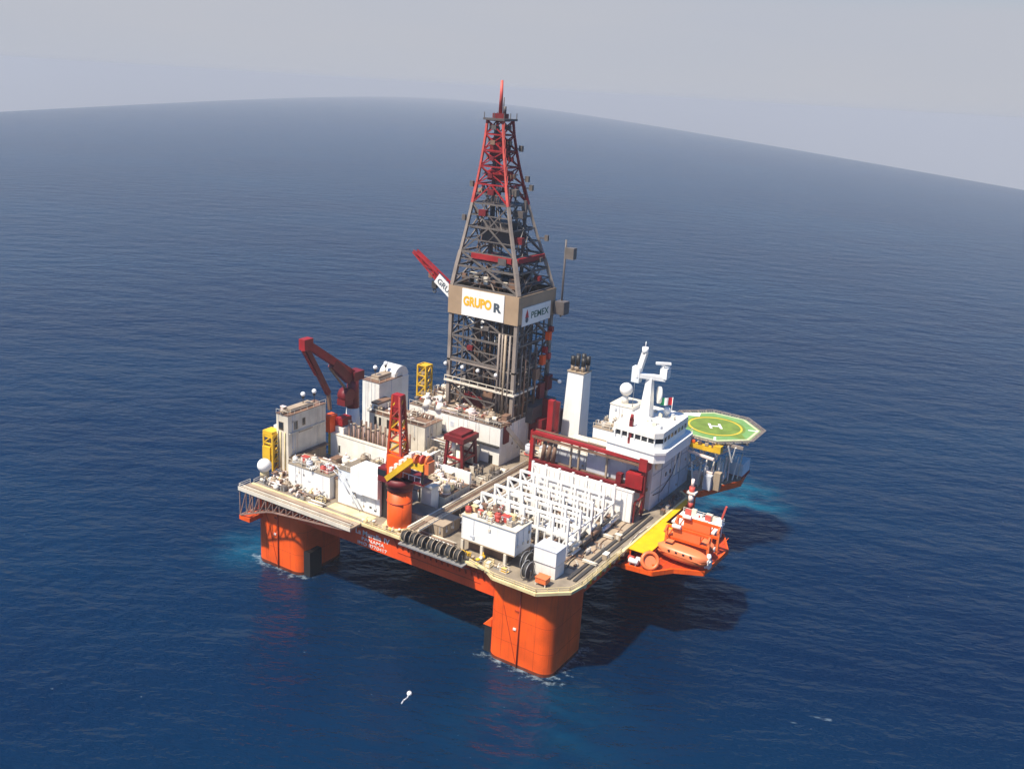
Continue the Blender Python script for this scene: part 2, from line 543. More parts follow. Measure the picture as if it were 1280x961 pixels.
# coaming strip at the deck edge, pale from wear
for a, b in zip(dp[:7], dp[1:8]):
    MB().bar((a[0], a[1], D - 0.05), (b[0], b[1], D - 0.05), 0.5, 0.62).build('deck_edge', 'yellow_pale', hull)
for x0, y0 in ((-84, 0), (-15, 0), (-15, 64), (-84, 64)):
    c = MB().prism(rrect(x0 - .3, x0 + 15.3, y0 + .4, y0 + 15.6, 2.9, 10), -14, 19.99).build('column', 'orange', hull)
    if y0 == 0:
        yf = .4
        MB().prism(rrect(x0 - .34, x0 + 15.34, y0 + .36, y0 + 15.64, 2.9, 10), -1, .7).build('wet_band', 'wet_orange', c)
        MB().cyl((x0 + 7.6, yf - .18, -0.5), (x0 + 7.6, yf - .18, 18.5), 0.14, n=8).build('riser_pipe', 'orange_deep', c)
        B(x0 + 6.4, x0 + 7.3, yf - .16, yf, 13.0, 13.4).build('bracket', 'orange_deep', c)
        B(x0 + 6.2, x0 + 6.9, yf - .2, yf, 8.6, 9.1).build('pad_eye', 'letter_white', c)
        MB().bar((x0 + 3.6, yf - .05, 13.5), (x0 + 7.2, yf - .05, 1.0), .1).build('ground_wire', 'orange_deep', c)
        for zz in (5.2, 11.2):
            MB().prism(rrect(x0 - .33, x0 + 15.33, y0 + .37, y0 + 15.63, 2.9, 10), zz, zz + .05).build('weld_seam', 'orange_deep', c)
        for xx in (x0 + 3.4, x0 + 11.4):
            B(xx, xx + .05, yf - .03, yf, .8, 19).build('weld_seam', 'orange_deep', c)
        for yy in (8.0,):
            B(x0 + 15.3, x0 + 15.33, yy, yy + .07, .8, 14).build('weld_seam', 'orange_deep', c)
# dark chain fairleads on the inner sides of the two columns in front
for x0, x1 in ((-69.5, -67.2), (-16.6, -14.8)):
    f = B(x0, x1, 1.6, 5.6, -1, 6.4).build('chain_fairlead', 'black', hull)
    if x0 > -30:
        MB().add([(x0 - .3, 1.4, 6.4), (x1, 1.4, 6.4), (x1, 5.8, 6.4), (x0 - .3, 5.8, 6.4), (x1, 1.4, 8.2), (x1, 5.8, 8.2)],
                 [(3, 2, 1, 0), (0, 1, 4), (1, 2, 5, 4), (2, 3, 5), (3, 0, 4, 5)]).build('cap_plate', 'orange', f)
# diagonal frames under the deck edge along the front and right sides
for i in range(22):
    x = -48 + i * 1.55
    if x > -16:
        break
    if x < -40.5:
        continue
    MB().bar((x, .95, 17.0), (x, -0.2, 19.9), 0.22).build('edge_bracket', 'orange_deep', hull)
for i in range(20):
    y = 7 + i * 2.2
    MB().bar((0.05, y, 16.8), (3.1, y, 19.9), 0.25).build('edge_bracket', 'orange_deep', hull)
    B(3.41, 3.72, y - 0.35, y + 0.35, 19.7, D + 0.25).build('fender_block', 'yellow_bright' if i % 2 else 'yellow_pale', hull)
for sy in (1.0,):
    for zz in (15.9, 18.1):
        B(-40, -17.8, sy - 0.12, sy, zz, zz + 0.14).build('hull_stringer', 'orange_deep', hull)
for wd_, x_, w_ in (('La', -52.4, 1.5), ('Muralla', -50.3, 5.4), ('IV', -44.1, 1.6)):
    lettering('name_lettering', wd_, 1.75, 'letter_white', hull, (x_, .96, 16.95), '-Y', w_, 0.03, bold=.02)
lettering('port_lettering', 'PANAMA', 1.15, 'letter_white', hull, (-50.6, .96, 15.7), '-Y', 6.6, 0.03)
lettering('number_lettering', 'IMO 8770417', 1.1, 'letter_white', hull, (-51.8, .96, 14.5), '-Y', 8.6, 0.03)

# deck surfaces laid on the plating
for nm, x0, x1, y0, y1, m in (('deck_mat', -4.4, -0.7, 8.8, 44, 'tan'), ('deck_mat', -82, -63, 1, 24, 'deck_brown'), ('deck_mat', -40, -28, 10, 46, 'deck_brown'),
                              ('deck_mat', -28, -6.4, 12, 39, 'deck_brown')):
    B(x0, x1, y0, y1, D, D + 0.006).build(nm, m, hull)
for x in (-.5, .9):
    B(x, x + .7, 6.5, 45, D + 0.006, D + 0.32).build('skid_rail', 'dark_steel', hull)
for k in range(7):
    B(-4.6, -1.2, 11 + k * 4.6, 11.3 + k * 4.6, D + 0.006, D + 0.14).build('sleeper', 'rust', hull)

# ------------------------------------------------------------------ cantilevered pipe platform, left front
pl = thing('pipe_platform', 'tan cantilevered walkway platform on a brown truss at the left front edge', 'platform', (-67, -2, 13))
B(-84.8, -49.4, -4.2, -0.45, 20.2, 20.62).build('walkway_deck', 'tan', pl)
B(-84.8, -49.4, -4.35, -4.2, 20.0, 20.95).build('kick_plate', 'cream', pl)


def chord_z(x):
    return 13.4 + (17.2 - 13.4) * (x + 84.8) / 10 if x < -74.8 else 17.2 + (20.0 - 17.2) * (x + 74.8) / 25.4


xs = [-84.6 + i * 2.2 for i in range(17)]
for yy in (-4.0, -0.9):
    for a, b in zip(xs[:-1], xs[1:]):
        za, zb = chord_z(a), chord_z(b)
        MB().bar((a, yy, za), (b, yy, zb), 0.3).build('chord', 'truss_brown', pl)
        if 20.1 - za > 0.5:
            MB().bar((a, yy, za), (a, yy, 20.2), 0.2).build('strut', 'truss_brown', pl)
            MB().bar((a, yy, za), (b, yy, 20.2), 0.18).build('brace', 'truss_brown', pl)
for a in xs[:12]:
    MB().bar((a, -4, chord_z(a)), (a, 2.0, chord_z(a)), 0.22).build('cross_beam', 'truss_brown', pl)
for yy in (-4.05,):
    MB().cyl((-84, yy + 0.9, 20.95), (-50, yy + 0.9, 20.95), 0.18, n=8).build('deck_pipe', 'cream', pl)
    MB().cyl((-84, yy + 1.5, 20.9), (-50, yy + 1.5, 20.9), 0.14, n=8).build('deck_pipe', 'rust', pl)
ob = thing('corner_bracket', 'orange box bracket hanging under the left tip of the truss', 'bracket', (-84, 0, 12))
MB().prism([(-85, -4), (-81.5, -4), (-81.5, 1.6), (-85, 1.6)], 12.2, 13.3).build('box_girder', 'orange', ob)
MB().bar((-83.2, 1.2, 12.6), (-83.2, 3.0, 14.6), 1.2).build('knee', 'orange', ob)
railing('cream guard rail along the left truss walkway', [(-84.6, -0.6, 20.62), (-84.6, -4.1, 20.62), (-49.6, -4.1, 20.62), (-49.6, -0.6, 20.62)], 'cream')
railing('pale yellow guard rail along the front deck edge beneath the orange crane', [(-49, -0.3, D), (-37.5, -0.3, D)], 'yellow_pale')
railing('pale yellow guard rail along the front corner of the deck', [(-20, -0.4, D), (-12.8, -2.3, D), (-2.6, -2.4, D), (2.5, 2.3, D), (3.3, 6, D), (3.3, 24, D)], 'yellow_pale', wd=0.12)
railing('dark guard rail along the left side of the deck', [(-84, 0, D), (-84, 9, D)], 'cream')


# ------------------------------------------------------------------ houses
def windows(o, face, coords, m='glass', fr='white', d=0.06):
    """coords: (a0, a1, z0, z1) along the wall; face ('-Y', y) or ('+X', x)"""
    for a0, a1, z0, z1 in coords:
        if face[0] == '-Y':
            y = face[1]
            f = MB().box(a0 - .12, a1 + .12, y - d, y, z0 - .12, z1 + .12).build('window_frame', fr, o)
            B(a0, a1, y - d - .015, y - d + .01, z0, z1).build('pane', m, f)
        else:
            x = face[1]
            f = MB().box(x, x + d, a0 - .12, a1 + .12, z0 - .12, z1 + .12).build('window_frame', fr, o)
            B(x + d - .01, x + d + .015, a0, a1, z0, z1).build('pane', m, f)


def door(o, face, a, z, w=1.0, h=2.0, m='grey_house', d=0.07):
    if face[0] == '-Y':
        y = face[1]
        p = B(a, a + w, y - d, y, z, z + h).build('door', m, o)
        B(a + w - .22, a + w - .1, y - d - .08, y - d, z + .9, z + 1.05).build('handle', 'dark_steel', p)
    else:
        x = face[1]
        p = B(x, x + d, a, a + w, z, z + h).build('door', m, o)
        B(x + d, x + d + .08, a + w - .22, a + w - .1, z + .9, z + 1.05).build('handle', 'dark_steel', p)


def house(name, label, cat, x0, x1, y0, y1, z0, z1, m='white', roof=None, ribs=2.4, group=None, roof_over=0.12, rail=True):
    o = thing(name, label, cat, ((x0 + x1) / 2, (y0 + y1) / 2, z0), group)
    B(x0, x1, y0, y1, z0, z1).build('wall', m, o)
    r = B(x0 - roof_over, x1 + roof_over, y0 - roof_over, y1 + roof_over, z1, z1 + 0.16).build('roof', roof or 'deck', o)
    if ribs:
        n = int((x1 - x0) / ribs)
        um = unit_box(m)
        for i in range(1, n):
            x = x0 + (x1 - x0) * i / n
            mesh_part('stiffener', um, o, (x, y0 - 0.05, z0 + 0.05), scale=(0.14, 0.1, z1 - z0 - 0.3))
        n = int((y1 - y0) / ribs)
        for i in range(1, n):
            y = y0 + (y1 - y0) * i / n
            mesh_part('stiffener', um, o, (x1 + 0.05, y, z0 + 0.05), scale=(0.1, 0.14, z1 - z0 - 0.3))
    if (x1 - x0) > 3 and (y1 - y0) > 3:
        wall_fittings(o, x0, x1, y0, y1, z0, z1, int(2 + (x1 - x0 + y1 - y0) / 5))
    if rail:
        pm = post_mesh('cream', 1.0, 0.08)
        for a, b in (((x0, y0), (x1, y0)), ((x1, y0), (x1, y1))):
            n = max(1, int(math.dist(a, b) / 2.2))
            for i in range(n + 1):
                mesh_part('rail_post', pm, o, (a[0] + (b[0] - a[0]) * i / n, a[1] + (b[1] - a[1]) * i / n, z1 + 0.16))
            MB().bar((a[0], a[1], z1 + 1.16), (b[0], b[1], z1 + 1.16), 0.08).build('roof_rail', 'cream', o)
    return o


def wall_fittings(o, x0, x1, y0, y1, z0, z1, n=5):
    for i in range(n):
        z = random.uniform(z0 + .8, z1 - 1.4)
        s = random.uniform(.25, .55)
        if random.random() < .55:
            x = random.uniform(x0 + .6, x1 - .8)
            b_ = B(x, x + s, y0 - .16, y0 - .001, z, z + s * 1.3).build('junction_box', random.choice(('grey_house', 'cream', 'tan', 'steel')), o)
            B(x + s * .4, x + s * .4 + .07, y0 - .09, y0 - .002, z + s * 1.3, z1 - .1).build('conduit', 'grey_house', b_)
        else:
            y = random.uniform(y0 + .6, y1 - .8)
            b_ = B(x1 + .001, x1 + .16, y, y + s, z, z + s * 1.3).build('junction_box', random.choice(('grey_house', 'cream', 'tan', 'steel')), o)
            B(x1 + .002, x1 + .09, y + s * .4, y + s * .4 + .07, z + s * 1.3, z1 - .1).build('conduit', 'grey_house', b_)
    B(x0, x1, y0 - .1, y0 - .003, z0, z0 + .28).build('base_rail', 'tan', o)


def ladder(o, face, a, z0, z1, m='cream'):
    if face[0] == '-Y':
        y = face[1] - .22
        for s in (-.28, .28):
            MB().bar((a + s, y, z0), (a + s, y, z1), .07).build('ladder_rail', m, o)
        for k in range(int((z1 - z0) / .6)):
            MB().bar((a - .28, y, z0 + .3 + k * .6), (a + .28, y, z0 + .3 + k * .6), .05).build('rung', m, o)
    else:
        x = face[1] + .22
        for s in (-.28, .28):
            MB().bar((x, a + s, z0), (x, a + s, z1), .07).build('ladder_rail', m, o)


def lamp_post(label, x, y, z, h=4.0, group='lamp posts on the left houses'):
    o = thing('lamp_post', label, 'lamp post', (x, y, z), group)
    MB().cyl((x, y, z), (x, y, z + h), 0.12, 0.08, n=8).build('pole', 'dark_steel', o)
    MB().cyl((x, y, z + h - 1.1), (x, y, z + h - .35), .3, .45, n=10).build('lamp_housing', 'black', o)
    MB().ball((x, y, z + h), 0.62, 12, 8).build('globe', 'lamp_white', o)


# left corner house
h = house('control_house', 'tall cream control house with dark windows at the left deck edge', 'house', -86.4, -82.4, 10, 23.4, D, 35.4, 'cream', 'rust', ribs=0)
windows(h, ('-Y', 10), [(-85.6, -84.0, 31.4, 33.4)], fr='tan')
windows(h, ('+X', -82.4), [(12.1, 13.2, 31.4, 33.4), (15.0, 15.9, 31.8, 33.6)], fr='tan')
for x in (-85.9, -84.9, -83.4):
    MB().cyl((x, 9.8, D), (x, 9.8, 31), .16, n=8).build('wall_pipe', 'yellow_pale', h)
B(-82.4, -82.1, 10.2, 23.2, 30.6, 30.8).build('wall_ledge', 'cream', h)
B(-82.4, -82.15, 13.6, 18.4, 30.2, 30.5).build('wall_ledge', 'tan', h)
B(-82.4, -82.28, 10.0, 23.4, D, 24.6).build('plinth', 'tan', h)
B(-82.4, -80.9, 11, 23.2, 24.6, 24.9).build('side_gallery', 'deck_brown', h)
B(-85.6, -83.4, 12, 20, 35.56, 36.5).build('roof_unit', 'tan', h)
B(-86.9, -86.4, 11, 16, 29, 34.5).build('side_annex', 'white', h)
B(-88.4, -86.9, 11, 14.5, 27, 31.5).build('side_annex', 'white', h)
ladder(h, ('+X', -82.4), 20.5, D, 35.4)
lamp_post('left one of two globe lamps on the cream control house roof', -84.6, 17.5, 35.5, 3.4)
lamp_post('right one of two globe lamps on the cream control house roof', -84.6, 21.5, 35.5, 3.2)

# twin house further back with dome-ended tank
h2 = house('winch_house', 'white deck house with rounded end beside the dark red knuckle crane', 'house', -87.4, -81.4, 43.5, 53.4, D, 36.2, 'white', 'rust', ribs=0)
MB().cyl((-87.2, 53.4, 36.0), (-81.6, 53.4, 36.0), 3.1, n=24).build('rounded_end', 'white_clean', h2)
B(-87.4, -81.4, 53.4, 56.4, D, 36.0).build('end_wall', 'white_clean', h2)
B(-81.4, -79.2, 40.5, 46, D, 31.4).build('lower_annex', 'white', h2)
B(-81.5, -79.0, 40.3, 46.2, 31.4, 31.9).build('annex_roof', 'rust', h2)
windows(h2, ('+X', -79.2), [(42, 43.2, 28.3, 30.2)])
B(-85.6, -83, 45, 51, 36.4, 37.6).build('roof_unit', 'tan', h2)
lamp_post('left one of two globe lamps on the white winch house', -84.6, 45.5, 36.4, 3.4)
lamp_post('right one of two globe lamps on the white winch house', -84.6, 50.0, 36.4, 3.6)

# long cream house and riser bay
ch = house('mud_house', 'long cream deck house behind the upright brown risers', 'house', -81, -62, 39, 46.6, D, 29.4, 'cream', 'rust', ribs=2.2)
for x in (-79.2, -77.6, -74.8):
    B(x, x + .8, 38.9, 39.0, 26.2, 28.6).build('louvre', 'black', ch)
door(ch, ('-Y', 39), -72.6, 24, 1.1, 2.4, 'black')
rw = house('riser_bay', 'long white walled riser bay in front of upright brown risers', 'riser bay', -82.2, -62, 25, 26.0, D, 26.9, 'white', 'cream', ribs=0, rail=False)
windows(rw, ('-Y', 25), [(-79.4, -78.8, 22.2, 24.2)], 'black')
B(-81.8, -79, 26.4, 30, D, 28.6).build('end_locker', 'white', rw)
B(-62, -57.6, 22, 27.4, D, 27.8).build('end_house', 'white_clean', rw)
for i in range(11):
    x = -78.4 + i * 1.62
    t = thing('riser_joint', 'brown riser joint standing in the white riser bay, number %s from the left' % ['one', 'two', 'three', 'four', 'five', 'six', 'seven', 'eight', 'nine', 'ten', 'eleven'][i], 'riser', (x, 28, D), 'risers in the riser bay')
    for k, (dx, rr, mm) in enumerate(((0, 0.26, 'truss_brown'), (0.5, 0.13, 'rust'))):
        MB().cyl((x + dx, 28 + k * .5, D), (x + dx, 28 + k * .5, 30.2 - .4 * (i % 3)), rr, n=8).build('pipe', mm, t)
    MB().cyl((x, 28, 30.2 - .4 * (i % 3)), (x, 28, 30.5 - .4 * (i % 3)), 0.42, n=10).build('flange', 'tan', t)
    MB().cyl((x + .7, 32, D), (x + .7, 32, 29.6), .3, n=8).build('pipe', 'rust', t)

# front left white boxes
sh = house('stores_house', 'low white stores house on the left foredeck with machinery on its roof', 'house', -77, -63.6, 4.6, 9.4, D, 26.2, 'white_clean', 'deck', ribs=0)
B(-70.6, -69.8, 4.52, 4.6, 23.2, 23.5).build('wall_plate', 'grey_house', sh)
windows(sh, ('-Y', 4.6), [(-74.5, -74, 23.6, 24.0)], 'grey_house')
gap = house('tool_locker', 'brown open locker between the two white houses behind the truss walkway', 'locker', -63.4, -61.2, 6.0, 9, D, 25.6, 'tan', 'rust', ribs=0, rail=False)
th = house('work_house', 'tall white work house beside the orange crane pedestal with open dark doorway', 'house', -61, -48.4, 4.6, 13.5, D, 29.2, 'pale_blue', 'deck', ribs=0)
B(-56.4, -48.3, 3.6, 4.55, 25.2, 31.0).build('upper_bay', 'white_clean', th)
B(-56.4, -48.3, 4.55, 9.0, 29.36, 31.0).build('upper_bay', 'white_clean', th)
B(-54.6, -52.8, 3.5, 3.6, 25.0, 25.25).build('sill', 'grey_house', th)
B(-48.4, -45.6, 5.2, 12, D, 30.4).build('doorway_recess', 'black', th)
B(-48.4, -45.4, 5.0, 12.2, 30.4, 30.9).build('lintel', 'cream', th)
B(-45.9, -45.4, 4.7, 5.2, D, 30.4).build('door_post', 'cream', th)
MB().path([(-61.6, 4.3, 29.8), (-59.6, 4.2, 28.6), (-56.6, 4.2, 25.2), (-53.4, 4.2, 21.2)], .12).build('stair_rail', 'grey_house', th)
MB().path([(-61.6, 3.6, 28.9), (-59.6, 3.6, 27.7), (-56.6, 3.6, 24.2), (-53.4, 3.6, 20.6)], .10).build('stair_rail', 'grey_house', th)
for (x, z) in ((-58.8, 26.8), (-55.9, 23.1), (-51.4, 22.0), (-50.0, 21.6), (-50.2, 25.6)):
    B(x, x + .6, 4.5, 4.6, z, z + .45).build('wall_fitting', 'dark_steel', th)
yk = B(-61.5, -49, 1.4, 4.2, D, D + .01).build('yellow_deck_strip', 'yellow_pale', hull)

# cabinets right of the crane
cb = house('switch_house', 'pale house with white cabinet tower right of the orange crane pedestal', 'house', -48.2, -40.2, 13.0, 16.0, D, 25.4, 'pale_blue', 'rust', ribs=0, rail=False)
B(-42.8, -39.8, 12.4, 15.2, D, 27.2).build('cabinet_tower', 'white', cb)
B(-43.0, -39.6, 12.2, 15.4, 27.2, 27.5).build('tower_cap', 'cream', cb)
B(-43.6, -43.1, 12.7, 13.0, 22.6, 26.2).build('cable_duct', 'black', cb)
gw = house('pump_room', 'long grey sided pump room below the diagonal tan walkway', 'house', -47, -37.0, 7.0, 12.2, D, 23.0, 'cream', 'deck', ribs=2.0, rail=False)
g3 = house('mixing_house', 'low cream bulwark house with cluttered roof in front of the red A-frame', 'house', -46.6, -38.6, 16.2, 26.4, D, 24.2, 'cream', 'rust', ribs=2.0, rail=False)
B(-46.6, -38.4, 25.8, 26.5, 24.36, 27.2).build('parapet', 'white_clean', g3)
tw = house('grey_tank_house', 'grey steel tank house between the hose reels and the diagonal walkway', 'tank', -37.0, -31.0, 5.2, 11.5, D, 23.2, 'tan', 'tan', ribs=1.5, rail=False)

# diagonal walkway running aft
wk = thing('pipe_walkway', 'long tan pipe walkway running from the front edge back to the drill floor', 'walkway', (-36, 2, D))
B(-36.6, -34.2, 0.2, 52, 22.7, 22.95).build('grating', 'tan', wk)
for dx, m_, r_ in ((-36.9, 'cream', .22), (-34.0, 'cream', .22), (-36.2, 'tan', .16), (-35.4, 'rust', .16)):
    MB().cyl((dx, 0.2, 23.3), (dx, 52, 23.3), r_, n=8).build('pipe', m_, wk)
for i in range(14):
    y = 0.8 + i * 3.9
    for x in (-36.5, -34.3):
        MB().bar((x, y, D), (x, y, 22.7), .2).build('leg', 'tan', wk)
railing('cream guard rail along the right side of the long pipe walkway', [(-33.9, 0.4, 22.95), (-33.9, 51, 22.95)], 'cream', step=2.6)

# ------------------------------------------------------------------ drill floor and derrick
df = house('drill_floor_house', 'high white drill floor substructure under the derrick', 'substructure', -74, -44, 47.6, 74, D, 31.2, 'white', 'deck_brown', ribs=3.2)
B(-74, -44.0, 46.7, 47.5, 25.8, 26.15).build('wall_pipe_tray', 'black', df)
B(-74, -50, 43.8, 47.5, D, 25.2).build('lower_gallery', 'cream', df)
door(df, ('-Y', 47.6), -47.2, D, 1.2, 2.6, 'black')
windows(df, ('-Y', 47.6), [(-64.6, -62.8, 28.0, 29.6), (-60.0, -58.8, 28.0, 29.4)], 'grey_house')
MB().bar((-43.8, 50, 31.0), (-43.8, 60, 22.0), .5, 1.2).build('stairway', 'cream', df)
B(-44.0, -43.6, 49, 51.5, 26.4, 31.2).build('side_panel', 'red_dark', df)
for x in (-68.5, -64.2):
    c = MB().cyl((x, 48.5, 31.3), (x, 48.5, 33.4), 1.5, 0.7, n=16).build('vent_cowl', 'white', df)
    MB().cyl((x, 48.5, 33.4), (x, 48.5, 35.2), .5, n=12).build('vent_neck', 'white_clean', c)

dk = thing('derrick', 'tall grey and red lattice drilling derrick rising from the drill floor', 'derrick', (-55.2, 62.7, 31.3))
X0, X1, Y0, Y1 = -65.6, -44.9, 54.0, 71.6
ZB = 66.0
TX, TY, TH = -58.6, 62.4, 2.4
ZT = 107.5


def dcorner(i, z):
    x, y = ((X0, Y0), (X1, Y0), (X1, Y1), (X0, Y1))[i]
    if z <= ZB:
        return Vector((x, y, z))
    tx, ty = ((TX - TH, TY - TH), (TX + TH, TY - TH), (TX + TH, TY + TH), (TX - TH, TY + TH))[i]
    q = (z - ZB) / (ZT - ZB)
    q = 1 - (1 - q) ** 1.36
    return Vector((x + (tx - x) * q, y + (ty - y) * q, z))


levels = [31.3, 38.4, 45.0, 51.3, 57.4, 65.0, 70.2, 74.0, 80.6, 86.6, 91.5, 96, 100, 104, 107.5]


def dmat(z):
    return 'red' if z >= 86.5 else ('derrick_grey' if z >= 74 else 'derrick_grey')


for k in range(len(levels) - 1):
    za, zb = levels[k], levels[k + 1]
    for i in range(4):
        wl = 1.0 if za < 74 else (0.75 if za < 91 else 0.55)
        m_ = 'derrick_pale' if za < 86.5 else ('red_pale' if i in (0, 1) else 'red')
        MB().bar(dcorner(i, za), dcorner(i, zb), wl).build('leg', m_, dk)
        j = (i + 1) % 4
        MB().bar(dcorner(i, zb), dcorner(j, zb), 0.5 if za < 74 else .36).build('girder', dmat(za), dk)
        if 57 < za < 64:
            continue
        ga, gb = dcorner(i, za), dcorner(j, za)
        ha, hb = dcorner(i, zb), dcorner(j, zb)
        wb = .42 if za < 74 else .34
        mid = (ha + hb) / 2
        if za < 91.4:
            if k % 2:
                MB().bar(ga, mid, wb).build('brace', dmat(za), dk)
                MB().bar(gb, mid, wb).build('brace', dmat(za), dk)
            else:
                lo = (ga + gb) / 2
                MB().bar(lo, ha, wb).build('brace', dmat(za), dk)
                MB().bar(lo, hb, wb).build('brace', dmat(za), dk)
            # half-bay sub-bracing
            qa, qb = ga.lerp(ha, .5), gb.lerp(hb, .5)
            MB().bar(qa, qb, .26).build('girt', 'derrick_grey', dk)
            MB().bar(qa.lerp(qb, .5), ga.lerp(gb, .25 if k % 2 else .75), .2).build('sub_brace', 'derrick_dark', dk)
            MB().bar(qa.lerp(qb, .5), ha.lerp(hb, .75 if k % 2 else .25), .2).build('sub_brace', 'derrick_dark', dk)
            for w_ in range(2):
                e0 = ga.lerp(gb, random.uniform(.1, .9)); e1 = ha.lerp(hb, random.uniform(.1, .9))
                inn = (Vector((TX, TY, 0)) - Vector((e0.x, e0.y, 0))) * random.uniform(.05, .25)
                MB().bar(e0 + inn, e1 + inn, random.uniform(.12, .3)).build('cable_run', random.choice(('derrick_dark', 'rust', 'derrick_pale')), dk)
            if random.random() < .7:
                e0 = qa.lerp(qb, random.uniform(.15, .85))
                sz = random.uniform(.5, 1.3)
                B(e0.x - sz, e0.x + sz, e0.y - sz * .6, e0.y + sz * .6, e0.z, e0.z + sz * 1.4).build('equipment_box', random.choice(('derrick_dark', 'rust', 'derrick_grey', 'red_dark', 'tan')), dk)
        else:
            MB().bar(ga, hb, .26).build('brace', dmat(za), dk)
            e0 = ga.lerp(hb, .5)
            B(e0.x - .7, e0.x + .7, e0.y - .4, e0.y + .4, e0.z - .5, e0.z + .6).build('equipment_box', random.choice(('derrick_dark', 'red_dark', 'rust')), dk)
            MB().bar(gb, ha, .26).build('brace', dmat(za), dk)
# front and side intermediate verticals of the lower tower
for f_ in (0.2, 0.8):
    for yy in (Y0, Y1):
        x = X0 + (X1 - X0) * f_
        MB().bar((x, yy, 31.3), (x, yy, 57.4), .32).build('stanchion', 'derrick_grey', dk)
    y = Y0 + (Y1 - Y0) * f_
    for xx in (X0, X1):
        MB().bar((xx, y, 31.3), (xx, y, 57.4), .32).build('stanchion', 'derrick_dark', dk)
# wind wall band
wb = B(X0 - .7, X1 + .7, Y0 - .75, Y0 - .55, 57.4, 64.9).build('wind_wall', 'wind_wall', dk)
bn = B(X0 + 3.9, X1 - 3.6, Y0 - .98, Y0 - .75, 57.6, 64.7).build('banner', 'white_clean', wb)
B(X1 + .55, X1 + .75, Y0 - .55, Y1 + .7, 57.6, 64.9).build('wind_wall', 'wind_wall', dk)
sg = B(X1 + .76, X1 + .98, Y0 + 1.1, Y1 - 2.2, 57.0, 61.8).build('side_sign', 'white_clean', dk)
B(X0 - .7, X1 + .7, Y1 + .55, Y1 + .75, 57.4, 64.9).build('wind_wall', 'wind_wall', dk)
B(X0 - .75, X0 - .55, Y0 - .55, Y1 + .55, 57.4, 64.9).build('wind_wall', 'wind_wall', dk)
B(X0 - .5, X1 + .5, Y0 - .5, Y1 + .5, 57.2, 57.38).build('monkey_deck', 'derrick_dark', dk)
lettering('banner_lettering', 'GRUPO', 3.3, 'sign_orange', dk, (X0 + 4.4, Y0 - 1.0, 60.4), '-Y', 8.9, .03, bold=.05)
lettering('banner_emblem', 'R', 3.1, 'sign_ink', dk, (X0 + 13.9, Y0 - 1.0, 60.1), '-Y', 2.4, .03, bold=.05)
lettering('sign_lettering', 'PEMEX', 2.5, 'sign_green', dk, (X1 + 1.0, Y0 + 5.2, 58.6), '+X', 9.0, .03)
em = MB()
cx, cz = Y0 + 3.2, 59.0
em.add([(X1 + 1.02, cx + a, cz + b) for a, b in ((-.9, 0), (.9, 0), (.55, 1.2), (0, 2.4), (-.55, 1.2))], [(0, 1, 2, 3, 4)])
em.build('sign_emblem', 'sign_red', dk)
em2 = MB()
em2.add([(X1 + 1.03, cx + .75 * math.cos(q * math.pi / 6), cz - .5 + .75 * math.sin(q * math.pi / 6)) for q in range(12)], [tuple(range(12))])
em2.build('sign_emblem', 'sign_ink', dk)
# ring gallery near the foot, lamp ledge, fingerboards
for z, m_, wd in ((38.3, 'cream', 1.0), (44.2, 'derrick_pale', .5)):
    B(X0 - wd, X1 + wd, Y0 - wd, Y0 - .4, z, z + .5).build('gallery', m_, dk)
    B(X1 + .4, X1 + wd, Y0 - .4, Y1 + wd, z, z + .5).build('gallery', m_, dk)
MB().bar((X0 - .8, Y0 - .9, 39.9), (X1 + .8, Y0 - .9, 39.9), .16).build('gallery_rail', 'cream', dk)
for i in range(9):
    x = X0 - .8 + i * 2.75
    MB().bar((x, Y0 - .9, 38.6), (x, Y0 - .9, 39.9), .14).build('gallery_post', 'cream', dk)
f0, f1, f2 = dcorner(0, 73.4), dcorner(1, 73.4), dcorner(2, 73.4)
B(f0.x + 1, f1.x - 1, f0.y + 1, f2.y - 1, 71.6, 72.2).build('fingerboard', 'red_dark', dk)
MB().bar((f0.x + 4, f0.y - .5, 73.4), (f1.x - .6, f0.y - .5, 73.4), .5, 1.3).build('finger_beam', 'red', dk)
MB().bar((f1.x + .5, f1.y + .6, 73.4), (f1.x + .5, f2.y - .6, 73.4), .5, 1.3).build('finger_beam', 'red', dk)
B(X0 + 2, X1 - 2, Y0 + 1, Y1 - 1, 66.0, 66.3).build('upper_deck', 'rust', dk)
for i in range(26):
    x, y = random.uniform(X0 + 2.5, X1 - 2.5), random.choice((Y0 + 1.4, Y0 + 2.2, Y1 - 2))
    z = 66.3
    s = random.uniform(.5, 1.1)
    B(x - s, x + s, y - .5, y + .5, z, z + random.uniform(.8, 2.4)).build('upper_deck_box', random.choice(('tan', 'derrick_grey', 'cream', 'rust')), dk)
# crown block, mast tip
B(TX - 3.2, TX + 3.2, TY - 3.2, TY + 3.2, 107.5, 108.0).build('crown_platform', 'derrick_dark', dk)
for a, b in ((-3, -3), (3, -3), (3, 3), (-3, 3), (0, -3), (3, 0)):
    MB().bar((TX + a, TY + b, 108), (TX + a, TY + b, 109.4), .16).build('crown_post', 'derrick_grey', dk)
B(TX - 1.7, TX + 1.7, TY - 1.2, TY + 1.2, 108.0, 109.2).build('crown_block', 'red_dark', dk)
MB().cyl((TX - .1, TY, 109.2), (TX - .1, TY, 117.3), .55, .35, n=10).build('mast_tip', 'red_pale', dk)
MB().cyl((TX + .8, TY, 109.2), (TX + .8, TY, 113.2), .14, n=6).build('antenna', 'derrick_dark', dk)
MB().cyl((TX + 1.2, TY, 109.2), (TX + 1.2, TY, 111.0), .4, n=6).build('antenna_box', 'derrick_dark', dk)
